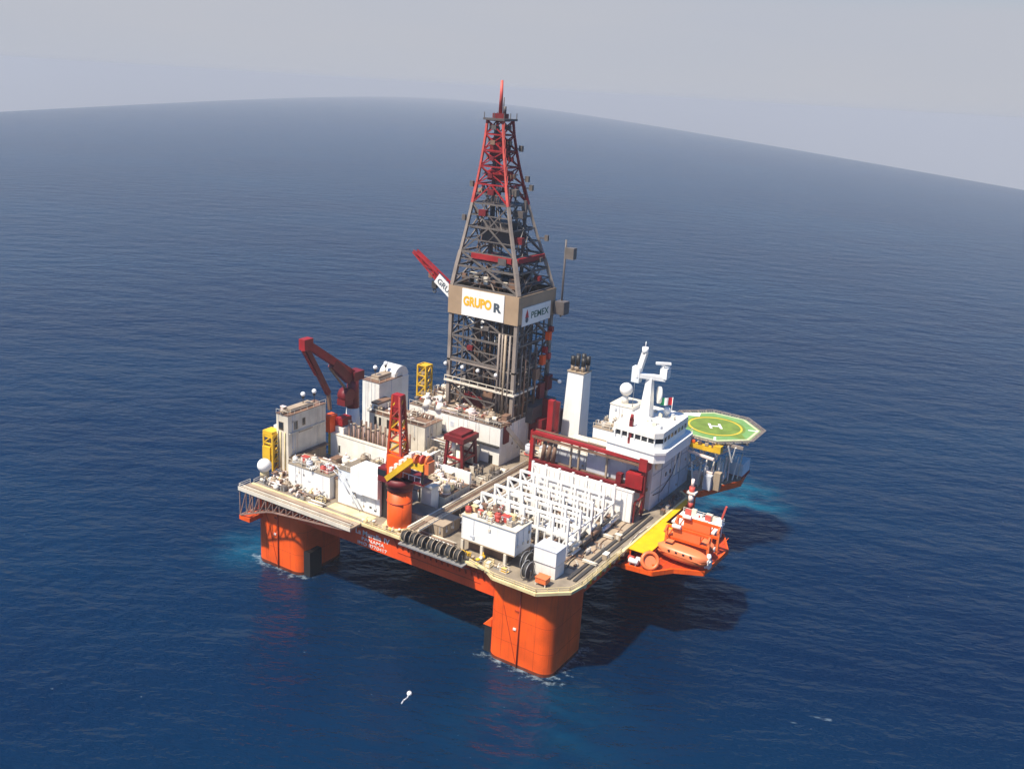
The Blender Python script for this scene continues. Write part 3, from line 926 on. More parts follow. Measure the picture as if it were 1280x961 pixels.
for i in range(7):
    a = dcorner(1, 92 + i * 2.2)
    MB().bar(a + Vector((.5, -.3, 0)), a + Vector((.5, -.3, 2.2)), .2).build('ladder_cage', 'red_pale', dk)
# side brackets sticking out of the crown section
for z, i, L_ in ((100.6, 2, 2.2), (93.0, 2, 2.4), (90.8, 2, 3.2), (82.5, 0, -2.2), (91.2, 0, -2.0), (78, 2, 4)):
    a = dcorner(i, z)
    L_ *= .55
    MB().bar(a, a + Vector((L_, L_ * .4, 0)), .3).build('outrigger', 'derrick_dark', dk)
    B(a.x + L_ - .5, a.x + L_ + .5, a.y + L_ * .4 - .4, a.y + L_ * .4 + .4, z - .6, z + .9).build('outrigger_box', 'derrick_grey', dk)
MB().cyl((X1 + 2.4, Y1 + 1.2, 57), (X1 + 2.4, Y1 + 1.2, 78), .28, n=8).build('side_pole', 'derrick_dark', dk)
B(X1 + 2.6, X1 + 5.2, Y1 + .6, Y1 + 2.4, 73.0, 76.0).build('side_basket', 'derrick_grey', dk)
B(X1 + 1.2, X1 + 4.4, Y1 - 1, Y1 + 2, 58.0, 61.5).build('side_basket', 'derrick_dark', dk)
# inside: guide rails, drill pipe stands, hoists
for x in (-60.5, -50.2):
    MB().bar((x, 63.5, 31.5), (x, 63.5, 105 if x < -55 else 88), .8, .6).build('guide_rail', 'derrick_dark', dk)
for i in range(4):
    MB().bar((-58.8 + i * .7, 62 + i * .4, 74), (-58.6, 62, 106), .22).build('hoist_line', 'derrick_dark', dk)
for z in (80, 86.5, 94, 99.5):
    a, c = dcorner(0, z), dcorner(2, z)
    B(a.x + .6, c.x - .6, a.y + .6, c.y - .6, z, z + .18).build('inner_platform', 'derrick_dark' if z < 92 else 'red_dark', dk)
B(-60.5, -55, 60.5, 64.5, 92.5, 95.0).build('crown_drum', 'red', dk)
B(-60.2, -56, 60.5, 64.0, 98.0, 103.0).build('crown_casing', 'red_dark', dk)
B(-61.5, -52.5, 60.5, 66, 76, 82).build('travelling_block', 'derrick_dark', dk)
pm = MB().cyl((0, 0, 0), (0, 0, 1), .5, n=6).mesh('pipe', 'derrick_dark')
pm2 = MB().cyl((0, 0, 0), (0, 0, 1), .5, n=6).mesh('pipe', 'rust')
for i in range(120):
    x, y = random.uniform(X0 + 1.4, X1 - 1.4), random.uniform(Y0 + 3, Y1 - 1.0)
    mesh_part('drill_pipe', random.choice((pm, pm, pm2)), dk, (x, y, 33), scale=(.42, .42, random.uniform(8, 37)))
for i, (x, y, r_, m_) in enumerate(((X1 - 4.6, Y0 - .7, .3, 'derrick_pale'), (X1 - 3.6, Y0 - .7, .24, 'derrick_pale'), (X1 - 2.6, Y0 - .8, .34, 'tan'), (X1 - 1.2, Y0 - .8, .26, 'derrick_pale'),
                                    (X1 + .9, Y0 + 2, .3, 'derrick_dark'), (X1 + .9, Y0 + 4, .3, 'rust'), (X1 + 1, Y0 + 6, .25, 'derrick_dark'), (X1 + 1, Y0 + 9.5, .3, 'rust'))):
    MB().cyl((x, y, 32), (x, y, 54.5 if y < Y0 else 50), r_, n=8).build('standpipe', m_, dk)
for i, (y, z, s, m_) in enumerate(((Y1 - 2.6, 51.0, 1.2, 'orange'), (Y1 - 1.4, 53.0, .8, 'red'), (Y1 - 5.0, 44.5, 1.4, 'orange'), (Y1 - 2, 45.5, .9, 'red_pale'), (Y1 - 4, 47.6, .9, 'red'), (Y1 - 1, 36.5, 2.2, 'red_dark'), (Y1 - 5, 35, 2.2, 'red_dark'), (Y1 - 8, 41, 1.6, 'rust'))):
    B(X1 + .6, X1 + 1.8, y - s * .6, y + s * .6, z, z + s * 1.9).build('side_winch', m_, dk)
for i, x in enumerate((X0 - .6, X0 + 5, X0 + 10, X0 + 15.8)):
    l_ = MB().cyl((x, Y0 - .5, 43.4), (x, Y0 - 1.0, 43.2), .5, .62, n=10).build('floodlight', 'steel', dk)
    MB().ball((x, Y0 - 1.05, 43.2), .52, 10, 6).build('lens', 'lamp_white', l_)
B(X1 + 1, X1 + 4.4, Y1 - 1, Y1 - .4, 39.4, 39.9).build('lamp_arm', 'derrick_dark', dk)
MB().ball((X1 + 4.6, Y1 - .7, 39.4), .6, 10, 6).build('floodlight', 'lamp_white', dk)
for i in range(9):
    x, y = random.uniform(X0 + 2, X1 - 2), random.uniform(Y0 + 2, Y1 - 4)
    s = random.uniform(1, 2)
    z = 31.3
    B(x - s, x + s, y - s, y + s, z, z + random.uniform(2, 6)).build('floor_machine', random.choice(('rust', 'derrick_dark', 'red_dark')), dk)
# dark drawworks block low on the right side
B(X1 - .5, X1 + 3.0, Y0 + 6, Y1 + 1, 29.5, 34.0).build('drawworks', 'derrick_dark', dk)
B(X1 + .2, X1 + 5.0, Y0 + 8, Y1 + 3, 24, 30.5).build('drawworks_base', 'red_dark', dk)

# red post and wall between derrick and funnel
rp = thing('red_wind_screen', 'dark red steel screen and post left of the white funnel', 'screen', (-39, 62, 26))
B(-42, -36.6, 65.2, 65.8, 26, 35.6).build('panel', 'red_dark', rp)
B(-37.0, -35.4, 59.4, 60.8, 26, 37.6).build('post', 'red', rp)
B(-37.6, -34.6, 58.8, 61.4, 26, 29).build('post_foot', 'red_dark', rp)

# white funnel
fn = thing('exhaust_funnel', 'tall white square exhaust funnel with black pipes on top', 'funnel', (-34.8, 71.4, D))
MB().add([(-37.6, 68.6, D), (-32.0, 68.6, D), (-32.0, 74.2, D), (-37.6, 74.2, D), (-37.2, 69.6, 43.3), (-32.4, 69.6, 43.3), (-32.4, 74.0, 43.3), (-37.2, 74.0, 43.3)],
         [(3, 2, 1, 0), (4, 5, 6, 7), (0, 1, 5, 4), (1, 2, 6, 5), (2, 3, 7, 6), (3, 0, 4, 7)]).build('casing', 'white_clean', fn)
B(-37.4, -32.2, 69.4, 74.2, 43.3, 43.6).build('top_deck', 'tan', fn)
for x, y, hh in ((-36.4, 70.6, 46.4), (-34.8, 70.4, 46.9), (-33.3, 70.8, 46.2), (-36.0, 72.8, 46.6), (-34.2, 72.6, 47.0), (-33.0, 73.0, 46.4)):
    p_ = MB().cyl((x, y, 43.6), (x, y, 45.2), .5, n=12).build('exhaust_pipe', 'tan', fn)
    MB().cyl((x, y, 45.2), (x, y, hh + 1.2), .62, n=12).build('pipe_end', 'black', p_)
for i in range(8):
    q = i / 8 * 2 * math.pi
    MB().bar((-34.8 + 2.5 * math.cos(q), 71.8 + 2.3 * math.sin(q), 43.6), (-34.8 + 2.5 * math.cos(q), 71.8 + 2.3 * math.sin(q), 44.9), .14).build('rail_post', 'tan', fn)
for z in (28.4, 34.8):
    B(-36.6, -34.2, 69.0 + (z - 20) * .02, 69.4 + (z - 20) * .02, z, z + .25).build('step_iron', 'grey_house', fn)

# ------------------------------------------------------------------ accommodation and bridge
ac = house('accommodation_block', 'grey white accommodation block at the right rear under the bridge', 'building', -18.5, -1.0, 47.8, 72, D, 33.9, 'grey_house', 'cream', ribs=0)
for y in (53.5, 59.5, 65.5):
    B(-1.0, -.9, y, y + .12, D + .3, 33.6).build('panel_joint', 'steel', ac)
for z in (25.0, 29.5):
    B(-1.0, -.92, 48, 71.8, z, z + .1).build('panel_joint', 'steel', ac)
MB().path([(-.75, 49, 24.3), (-.75, 54, 23.6), (-.75, 60, 26), (-.75, 64, 31.5)], .1).build('wall_cable', 'dark_steel', ac)
for y in (61.6, 64.2):
    B(-1.0, -.7, y, y + .5, 25.5, 31.5).build('wall_duct', 'white', ac)
MB().cyl((-.9, 50.4, 31.9), (-.4, 50.4, 31.9), 1.4, n=14).build('fan_housing', 'cream', ac)
windows(ac, ('+X', -1.0), [(56 + k * 2.6, 56.9 + k * 2.6, z, z + 1.1) for k in range(2) for z in (26.8, 31.0)])
door(ac, ('+X', -1.0), 68.0, D, 1.1, 2.2)
b1 = house('deck_house', 'lower white deck house with stepped roof left of the bridge', 'house', -18.9, -12.2, 50.5, 58, 34.1, 37.0, 'white_clean', 'tan', ribs=0)
b2 = house('radio_house', 'upper white radio house carrying the satellite dome', 'house', -17.4, -11.4, 56, 63.5, 34.1, 42.0, 'white_clean', 'cream', ribs=0, rail=False)
B(-18.4, -17.4, 58, 63, 34.1, 39.8).build('side_step', 'white_clean', b2)
br = thing('bridge', 'white bridge with a band of dark windows above the accommodation block', 'bridge', (-5, 54, 34.1))
lp = [(-12.5, 45.4), (0.2, 44.6), (2.2, 46.6), (2.0, 63.0), (0.5, 64.6), (-12.5, 65)]
MB().prism(lp, 34.1, 36.3).build('lower_tier', 'white_clean', br)
MB().prism([(x * 1.02 + .2, (y - 54) * 1.03 + 54) for x, y in lp], 36.3, 36.9).build('bridge_wing', 'white_clean', br)
wp = [(-11.2, 46.2), (-.6, 45.6), (.9, 47.2), (.7, 62.2), (-.6, 63.6), (-11.2, 64)]
MB().prism(wp, 36.9, 38.5).build('wall', 'white_clean', br)
gl = MB().prism([(x * .985, (y - 54) * .985 + 54) for x, y in wp], 38.5, 39.8).build('window_band', 'glass', br)
MB().prism([(x * 1.03 + .15, (y - 54) * 1.03 + 54) for x, y in wp], 39.8, 41.2).build('roof', 'white', br)
for i in range(7):
    x = -11 + i * 1.72
    B(x, x + .28, 45.65, 46.3, 38.5, 39.8).build('mullion', 'white_clean', gl)
for i in range(8):
    y = 47.6 + i * 2.05
    B(.55, .98, y, y + .3, 38.5, 39.8).build('mullion', 'white_clean', gl)
for i in range(12):
    x, y = random.uniform(-10, -1), random.uniform(48, 62)
    s = random.uniform(.25, .7)
    B(x - s, x + s, y - s, y + s, 41.2, 41.2 + random.uniform(.3, 1.0)).build('roof_fitting', random.choice(('white', 'cream', 'grey_house')), br)
railing('thin white guard rail around the bridge roof', [(-11, 46.4, 41.2), (-.6, 45.8, 41.2), (.9, 47.4, 41.2), (.7, 62, 41.2)], 'white', h=.9, wd=.06)

ms = thing('radar_mast', 'white radar mast with angled arms on the bridge roof', 'mast', (-7.2, 55, 41.2))
MB().add([(-8.6, 53.6, 41.2), (-5.9, 53.6, 41.2), (-5.9, 56.6, 41.2), (-8.6, 56.6, 41.2), (-7.9, 54.5, 51.2), (-6.5, 54.5, 51.2), (-6.5, 55.9, 51.2), (-7.9, 55.9, 51.2)],
         [(3, 2, 1, 0), (4, 5, 6, 7), (0, 1, 5, 4), (1, 2, 6, 5), (2, 3, 7, 6), (3, 0, 4, 7)]).build('trunk', 'white_clean', ms)
MB().bar((-10.2, 53.6, 51.7), (-4.2, 57.2, 51.0), 1.9, 1.0).build('arm', 'white_clean', ms)
B(-5.2, -3.4, 56.0, 58.2, 51.2, 53.8).build('arm_box', 'white_clean', ms)
MB().bar((-6.2, 55.4, 54.9), (-3.2, 57.4, 54.9), .9, .5).build('radar_scanner', 'white_clean', ms)
MB().bar((-4.7, 56.4, 52.4), (-4.7, 56.4, 54.7), .6).build('scanner_post', 'white_clean', ms)
MB().bar((-9.9, 53.8, 51.8), (-8.8, 54.2, 57.2), 1.2, 1.3).build('upper_post', 'white_clean', ms)
MB().cyl((-8.8, 54.2, 57.0), (-8.8, 54.2, 58.6), .75, n=12).build('drum', 'white_clean', ms)
MB().cyl((-8.8, 54.2, 58.6), (-8.8, 54.2, 60.0), .1, n=6).build('aerial', 'white', ms)
B(-11.2, -9.2, 53.0, 54.8, 49.8, 53.6).build('side_panel', 'pale_blue', ms)
MB().cyl((-5.2, 56.2, 47.0), (-4.6, 56.6, 47.0), 2.1, n=20).build('radar_drum', 'white', ms)
dm = thing('satellite_dome', 'white ball satellite dome on the radio house roof', 'dome', (-14.6, 58.5, 42.2))
MB().cyl((-14.6, 58.5, 42.1), (-14.6, 58.5, 44.4), .9, .7, n=12).build('pedestal', 'white', dm)
MB().ball((-14.6, 58.5, 45.8), 1.65, 20, 12).build('dome', 'white_clean', dm)
dm2 = thing('small_dome', 'small white dome on the bridge roof right of the mast', 'dome', (-3.5, 59, 41.3))
MB().cyl((-3.5, 59, 41.2), (-3.5, 59, 42), .5, n=10).build('pedestal', 'white', dm2)
MB().ball((-3.5, 59, 42.6), .95, 14, 8).build('dome', 'white_clean', dm2)
MB_ = thing('whip_aerial', 'thin whip aerial beside the radar mast', 'aerial', (-11.9, 57, 42.2))
MB().cyl((-11.9, 57, 42.2), (-11.9, 57, 50), .07, .04, n=6).build('whip', 'steel', MB_)
MB().cyl((-11.9, 57, 42.1), (-11.9, 57, 42.7), .15, n=6).build('socket', 'steel', MB_)
fl = thing('flag', 'small green white and red flag on a staff beside the helideck', 'flag', (-5.2, 66.4, 36))
MB().cyl((-5.2, 66.4, 33.9), (-5.2, 66.4, 43.8), .08, n=6).build('staff', 'white', fl)


def cloth(u0, u1):
    m = MB()
    n = 6
    vs = []
    for i in range(n + 1):
        u = u0 + (u1 - u0) * i / n
        for z in (43.6, 41.6):
            vs.append((-5.2 - u * .82, 66.4 - u * .5 + .22 * math.sin(u * 3.2), z + .12 * math.sin(u * 2)))
    for i in range(n):
        m.f.append((2 * i, 2 * i + 1, 2 * i + 3, 2 * i + 2)); m.sm.append(True)
    m.v = vs
    return m


cloth(.05, 1.1).build('red_stripe', 'flag_red', fl)
cloth(1.1, 2.15).build('white_stripe', 'white_clean', fl)
cloth(2.15, 3.2).build('green_stripe', 'flag_green', fl)

# ------------------------------------------------------------------ red gantry over the pipe deck
rg = thing('pipe_gantry', 'long dark red pipe handling gantry in front of the accommodation block', 'gantry', (-17, 46, D))
for z, m_ in ((33.6, 'red'), (26.1, 'red_dark')):
    MB().bar((-33.2, 45.6, z), (-1.6, 45.6, z), 1.1, .8).build('girder', m_, rg)
    MB().bar((-33.2, 47.2, z), (-1.6, 47.2, z), .5, .7).build('girder', 'rust', rg)
MB().bar((-33, 45.2, 32.6), (-2, 45.2, 32.6), .35, .6).build('runway_beam', 'rust', rg)
for x in (-33.0, -2.0):
    MB().bar((x, 45.6, D), (x, 45.6, 34), 1.0).build('leg', 'red' if x < -10 else 'red_dark', rg)
for x in (-22.4, -20.2, -12.5):
    MB().bar((x, 46.6, D), (x, 46.6, 33.2), .45).build('stanchion', 'tan', rg)
for i in range(12):
    x = -32 + i * 2.5
    MB().bar((x, 45.9, 32.9), (x + 1.2, 47.0, 33.2), .2).build('lacing', 'rust', rg)
B(-6.4, -2.0, 44.6, 47.2, 26.6, 30.2).build('trolley', 'red', rg)
B(-3.2, -1.2, 44.4, 47.4, 31.5, 34.6).build('end_cab', 'red', rg)
B(-9.2, -7.8, 45.2, 46.6, 26.6, 29.0).build('grab_head', 'red_dark', rg)
for i, x in enumerate((-30.2, -28.6, -27.2)):
    MB().cyl((x, 46.2, 26.4), (x + .5, 46.2, 31.6), .55, n=10).build('hose_loop', 'rust', rg)
rm = thing('signal_post', 'dark red post standing on the gantry in front of the bridge', 'post', (-7, 46.3, 34))
MB().bar((-7, 46.3, 34), (-7, 46.3, 43), .9, .7).build('column', 'red_dark', rm)
B(-8.4, -5.6, 45.4, 47.2, 34.02, 36.2).build('foot', 'red_dark', rm)
MB().bar((-7.9, 46.3, 40.3), (-6.1, 46.3, 40.3), .3).build('cross_arm', 'red_dark', rm)
MB().cyl((-7, 46.3, 43), (-7, 46.3, 44.2), .5, .35, n=10).build('lamp', 'red', rm)
gh = house('pump_house', 'tan grey pump house behind the left end of the red gantry', 'house', -39, -20, 50, 66, D, 24.6, 'tan', 'tan', ribs=2.4)
hw = house('cutting_house', 'low white grey deck house behind the middle of the red gantry', 'house', -29.5, -19.6, 49.4, 62, 24.8, 29.0, 'grey_house', 'cream', ribs=2.0)
rw2 = thing('red_winch_frame', 'brown red winch frame at the right end of the gantry', 'winch', (-2, 42, D))
for x in (-4.2, -1.2):
    for y in (39.5, 44):
        MB().bar((x, y, D), (x, y, 25.6), .4).build('leg', 'red_dark', rw2)
    MB().bar((x, 39.5, 25.6), (x, 44, 25.6), .4).build('top_beam', 'red_dark', rw2)
    MB().bar((x, 39.5, D), (x, 44, 25.6), .3).build('brace', 'rust', rw2)
MB().cyl((-4, 42, 22.5), (-1.4, 42, 22.5), 1.5, n=16).build('drum', 'rust', rw2)

# ------------------------------------------------------------------ white pipe-rack frame
RY = (14, 19.5, 25, 30.5, 36)
RX = (-27, -23.35, -19.7, -16, -12.3, -8.65, -5)
names = ('front', 'second', 'middle', 'fourth', 'rearmost')
ORD = ('first', 'second', 'third', 'fourth', 'fifth', 'sixth', 'seventh', 'eighth', 'ninth')
for k, y in enumerate(RY):
    o = thing('rack_frame', 'white steel pipe rack frame, %s of the five parallel rows' % names[k], 'pipe rack', (-16, y, D), 'rows of the white pipe rack')
    zt = 29.6
    wp_ = .52
    for x in RX:
        MB().bar((x, y, D), (x, y, zt + (.7 if k == 4 else .15)), wp_).build('post', 'white_clean', o)
    for z in (zt, 25.6):
        MB().bar((RX[0], y, z), (RX[-1], y, z), .5).build('beam', 'white_clean', o)
    MB().bar((RX[0], y, zt), (RX[0] + 2.7, y, 25.6), .34).build('brace', 'white_clean', o)
    MB().bar((RX[-1], y, 25.6), (RX[-1] - 2.7, y, D), .34).build('brace', 'white_clean', o)
    if k < 4:
        for x in (RX[0], RX[-1]):
            for z in (25.6,):
                MB().bar((x, y, z), (x, RY[k + 1], z), .3).build('tie_beam', 'white_clean', o)
        for x in (-25.2, -21.5, -17.9, -14.2, -10.5, -6.8):
            MB().bar((x, y, D), (x, y, 25.6), .3).build('finger_post', 'white', o)
rk = house('rack_back_wall', 'ribbed white wall closing the pipe rack at the back', 'wall', -28, -1.6, 38.6, 39.4, D, 28.2, 'white_clean', 'white', ribs=1.35, rail=False)
for i in range(5):
    for j in range(5):
        x = -25.6 + j * 5.0
        o = thing('pipe_bundle', 'pipe bundle in the %s bay of the white rack, %s from the left' % (names[i], ORD[j]), 'pipe bundle', (x, 15 + i * 4.8, D), 'pipe bundles in the white rack')
        for q in range(4):
            mcol = random.choice(('white', 'white_clean', 'cream', 'tan', 'grey_house', 'rust', 'dark_steel'))
            rr = random.uniform(.3, .55)
            z = D + .6 + q // 2 * 1.1 + random.uniform(0, .6)
            xx = x + (q % 2) * 1.25
            L0 = random.uniform(.2, 1.0)
            MB().cyl((xx, 14.5 + i * 4.8 + L0, z), (xx, 14.5 + i * 4.8 + 4.2 + L0 * .5, z), rr, n=10).build('pipe', mcol, o)
        B(x - .6, x + 1.9, 16 + i * 4.8, 16.3 + i * 4.8, D, D + .5).build('cradle', 'rust', o)
for y, r_ in ((20, 1.3), (27, 1.2)):
    o = thing('pressure_tank', 'white horizontal pressure tank inside the pipe rack, %s one' % ('near' if y == 20 else 'far'), 'tank', (-9.5, y, D))
    MB().cyl((-13, y, D + 1.9), (-7, y, D + 1.9), r_, n=18).build('shell', 'white_clean', o)
    MB().ball((-7, y, D + 1.9), r_, 16, 8).build('end_cap', 'white_clean', o)
    B(-12, -11.4, y - 1, y + 1, D, D + 1.4).build('saddle', 'steel', o)
    B(-8.6, -8, y - 1, y + 1, D, D + 1.4).build('saddle', 'steel', o)

# big white container on legs at the front
bx = thing('laboratory_container', 'big white container house raised on legs at the front deck edge', 'container', (-17.6, 6, D))
B(-24.6, -11.2, 3.0, 9.4, 23.4, 29.0).build('wall', 'white_clean', bx)
B(-24.8, -11.0, 2.8, 9.6, 29.0, 29.2).build('roof', 'cream', bx)
for x in (-24.2, -19.2, -13.4):
    for y in (2.9, 9.0):
        B(x - .3, x + .3, y - .2, y + .4, D, 23.4).build('leg', 'cream', bx)
B(-22.4, -21.4, 2.93, 3.0, 24.6, 24.9).build('wall_plate', 'grey_house', bx)
B(-24.0, -14, 5, 9, D, 23.3).build('under_machinery', 'rust', bx)
for x in (-24.6, -11.3):
    B(x - .02, x + .12, 2.95, 3.0, 23.4, 29).build('corner_post', 'white', bx)
wall_fittings(bx, -24.6, -11.2, 3.0, 9.4, 23.4, 29.0, 7)
sb = thing('paint_container', 'small white two-tier container near the front corner of the deck', 'container', (-4.5, 7, D))
B(-7.3, -2.3, 4.6, 8.4, D, 23.2).build('lower_box', 'white', sb)
B(-7.4, -2.2, 4.4, 8.6, 23.4, 26.6).build('upper_box', 'white_clean', sb)
B(-7.2, -2.4, 4.6, 8.4, 23.2, 23.4).build('gap_plate', 'dark_steel', sb)
B(-7.5, -2.1, 4.3, 8.7, 26.6, 26.75).build('lid', 'grey_house', sb)
og = thing('orange_locker', 'small orange locker on the deck at the front corner', 'locker', (-3.4, 1.6, D))
B(-4.6, -2.2, .6, 2.6, D + .6, D + 1.7).build('box', 'boat_orange', og)
for a, b in ((-4.5, .7), (-2.3, .7), (-4.5, 2.5), (-2.3, 2.5)):
    B(a - .1, a + .1, b - .1, b + .1, D, D + .6).build('leg', 'cream', og)
B(-4.7, -2.1, .5, 2.7, D + 1.7, D + 1.8).build('lid', 'boat_orange', og)

# hose reels
def reel(label, x, y, z, r, wd, axis, group):
    o = thing('hose_reel', label, 'hose reel', (x, y, z), group)
    ax = Vector((1, 0, 0)) if axis == 'X' else Vector((0, 1, 0))
    c = Vector((x, y, z + r + .1))
    MB().cyl(c - ax * wd / 2, c + ax * wd / 2, r * .82, n=20).build('hose_coil', 'rubber', o)
    for s in (-1, 1):
        MB().torus(c + ax * (s * wd / 2), ax, r, .09, 22, 6).build('rim', 'steel' if r > 1.5 else 'tan', o)
        d = c + ax * (s * (wd / 2 + .12))
        MB().bar(d, d - Vector((0, 0, r + .1)), .22).build('stand', 'tan', o)
    MB().cyl(c - ax * (wd / 2 + .2), c + ax * (wd / 2 + .2), .2, n=8).build('axle', 'steel', o)
    return o


ord_ = ('first', 'second', 'third', 'fourth', 'fifth', 'sixth', 'seventh')
pf = thing('reel_platform', 'grey ledge carrying the row of black hose reels', 'platform', (-29, -.9, 20))
B(-37.4, -20.4, -2.4, -.45, 20.1, 20.4).build('ledge_deck', 'steel', pf)
for i in range(8):
    MB().bar((-37 + i * 2.3, 1.9, 17.8), (-37 + i * 2.3, -2.3, 20.1), .2).build('bracket', 'steel', pf)
for i in range(7):
    reel('black hose reel in the row at the front edge, %s from the left' % ord_[i], -36.2 + i * 2.35, -1.1 + .25 * (i % 2), 20.42, 1.45, 1.15, 'X', 'hose reels along the front edge')
reel('large black reel left of the small white container, rear one', -9.0, 4.6, D, 2.0, 1.0, 'X', 'large reels at the front corner')
reel('large black reel left of the small white container, front one', -7.0, 1.6, D, 1.9, 1.1, 'X', 'large reels at the front corner')

# ------------------------------------------------------------------ dark red A-frame
af = thing('test_frame', 'dark red four legged frame standing before the white drill floor wall', 'frame', (-51.5, 42, D))
for x in (-54.4, -48.6):
    for y in (37.8, 43.6):
        MB().bar((x, y, D), (x + (.7 if x < -50 else -.7), y, 28.6), .75).build('leg', 'red_dark', af)
for y in (37.8, 43.6):
    MB().bar((-54.2, y, 24.0), (-48.8, y, 24.0), .5).build('tie', 'red', af)
    MB().bar((-54.2, y, D + .3), (-48.8, y, D + .3), .4).build('tie', 'red_dark', af)
    MB().bar((-54.2, y, D + .5), (-48.8, y, 24.0), .3).build('brace', 'red_dark', af)
for x in (-54.2, -48.8):
    MB().bar((x, 37.8, 24), (x, 43.6, 24), .5).build('tie', 'red', af)
    MB().bar((x, 37.8, 24), (x, 43.6, 28.4), .35).build('brace', 'red_dark', af)
B(-54.6, -48.4, 37.2, 44.2, 28.5, 29.9).build('top_box', 'red_dark', af)
B(-53.6, -49.6, 38.0, 43.4, 29.9, 30.6).build('top_plate', 'red_dark', af)
MB().cyl((-52.6, 39, 25), (-52.6, 39, 28), .6, n=10).build('valve_body', 'white', af)
MB().cyl((-50.4, 38.6, D), (-50.4, 38.6, 26), .9, n=12).build('stack', 'cream', af)
MB().cyl((-52.4, 41.4, D), (-52.4, 41.4, 26), 1.2, n=12).build('stack', 'cream', af)

# ------------------------------------------------------------------ orange pedestal crane in front
oc = thing('pedestal_crane', 'orange pedestal crane with red lattice mast and yellow boom at the front edge', 'crane', (-42.4, 4.2, D))
px_, py_ = -42.4, 4.2
MB().cyl((px_, py_, 17.0), (px_, py_, 29.6), 2.75, n=32).build('pedestal', 'orange', oc)
MB().cyl((px_, py_, 29.6), (px_, py_, 30.6), 3.0, n=32).build('slew_ring', 'red_dark', oc)
MB().cyl((px_, py_, 30.6), (px_, py_, 32.4), 3.3, 3.0, n=24).build('turntable', 'red_dark', oc)
B(px_ - 4.6, px_ - 2.2, py_ - 2.2, py_ + .2, 31.0, 34.2).build('cab', 'red_dark', oc)
B(px_ - 4.65, px_ - 2.3, py_ - 2.25, py_ - 2.2, 32.4, 33.8).build('cab_window', 'glass', oc)
B(px_ - 2.4, px_ + 4.4, py_ - 1.2, py_ + 3.6, 32.2, 33.0).build('machinery_deck', 'red_dark', oc)
B(px_ - 2.2, px_ + 1.4, py_ - 2.0, py_ + 2.0, 33.0, 37.6).build('winch_tower', 'orange', oc)
mast0 = [Vector((px_ - 2.9, py_ - 1.2, 33)), Vector((px_ + 1.1, py_ - 1.2, 33)), Vector((px_ + 1.1, py_ + 1.6, 33)), Vector((px_ - 2.9, py_ + 1.6, 33))]
mast1 = [Vector((px_ - 2.2, py_ - .4, 51)), Vector((px_ - .3, py_ - .4, 51)), Vector((px_ - .3, py_ + 1.0, 51)), Vector((px_ - 2.2, py_ + 1.0, 51))]
NL = 7
for k in range(NL):
    qa, qb = k / NL, (k + 1) / NL
    for i in range(4):
        a, b = mast0[i].lerp(mast1[i], qa), mast0[i].lerp(mast1[i], qb)
        j = (i + 1) % 4
        c, d = mast0[j].lerp(mast1[j], qa), mast0[j].lerp(mast1[j], qb)
        MB().bar(a, b, .5).build('mast_leg', 'red_pale' if i == 1 else 'orange_deep', oc)
        MB().bar(b, d, .32).build('mast_rung', 'red' if k > 3 else 'orange', oc)
        MB().bar(a, d, .26).build('mast_brace', 'red_pale' if k % 2 else 'yellow', oc)
B(px_ - 2.4, px_ - .1, py_ - .6, py_ + 1.2, 47.2, 51.2).build('mast_head', 'red', oc)
B(px_ - 2.7, px_ - 2.2, py_ - .6, py_ + .4, 42.6, 47.0).build('mast_panel', 'yellow', oc)
B(px_ - 1.9, px_ + .1, py_ - .8, py_ - .5, 35.0, 42.0).build('ladder_panel', 'yellow_pale', oc)
MB().bar((px_ - 1.6, py_ - 2.6, 32.4), (px_ + 5.2, py_ - 2.6, 38.6), 1.1, 1.2).build('boom_heel', 'yellow', oc)
MB().bar((px_ - 1.6, py_ - .6, 32.4), (px_ + 5.2, py_ - .6, 38.6), .8, 1.0).build('boom_heel', 'yellow', oc)
for i in range(5):
    a = Vector((px_ - .6 + i * 1.3, py_ - 2.0, 34.0 + i * 1.18))
    B(a.x - .4, a.x + .4, a.y - .7, a.y + .7, a.z, a.z + 1.2).build('stair_tread', 'letter_white', oc)
B(px_ + 5.0, px_ + 8.2, py_ - 2.8, py_ + .2, 36.6, 38.2).build('boom_block', 'yellow', oc)
for i in range(3):
    MB().cyl((px_ + 6.0 + i * 1.2, py_ - 2.4 + i * .5, 38.9), (px_ + 6.5 + i * 1.2, py_ - 2.4 + i * .5, 38.9), 1.1, n=16).build('sheave', 'red_pale' if i % 2 else 'boat_orange', oc)
B(px_ + 8.2, px_ + 9.4, py_ - 2.4, py_ - .2, 36.0, 38.8).build('boom_nose', 'boat_orange', oc)
MB().bar((px_ + 7, py_ - 1.2, 33), (px_ + 7, py_ - 1.2, 36.4), .4).build('boom_rest', 'black', oc)
B(px_ + 1.4, px_ + 7.4, py_ - 1.2, py_ + 2.2, 32.4, 32.9).build('rest_platform', 'red_dark', oc)
for a in range(4):
    MB().bar((px_ + 1.6 + a * 1.6, py_ - 1.1, 33), (px_ + 1.6 + a * 1.6, py_ - 1.1, 34.2), .12).build('platform_post', 'letter_white', oc)
MB().bar((px_ + 1.4, py_ - 1.15, 34.2), (px_ + 7.2, py_ - 1.15, 34.2), .16).build('platform_rail', 'letter_white', oc)
MB().torus((px_, py_, 26.8), (0, 0, 1), 2.8, .12, 28, 6).build('weld_ring', 'orange_deep', oc)
MB().cyl((px_, py_, D), (px_, py_, D + .5), 3.3, n=28).build('collar', 'yellow_pale', oc)

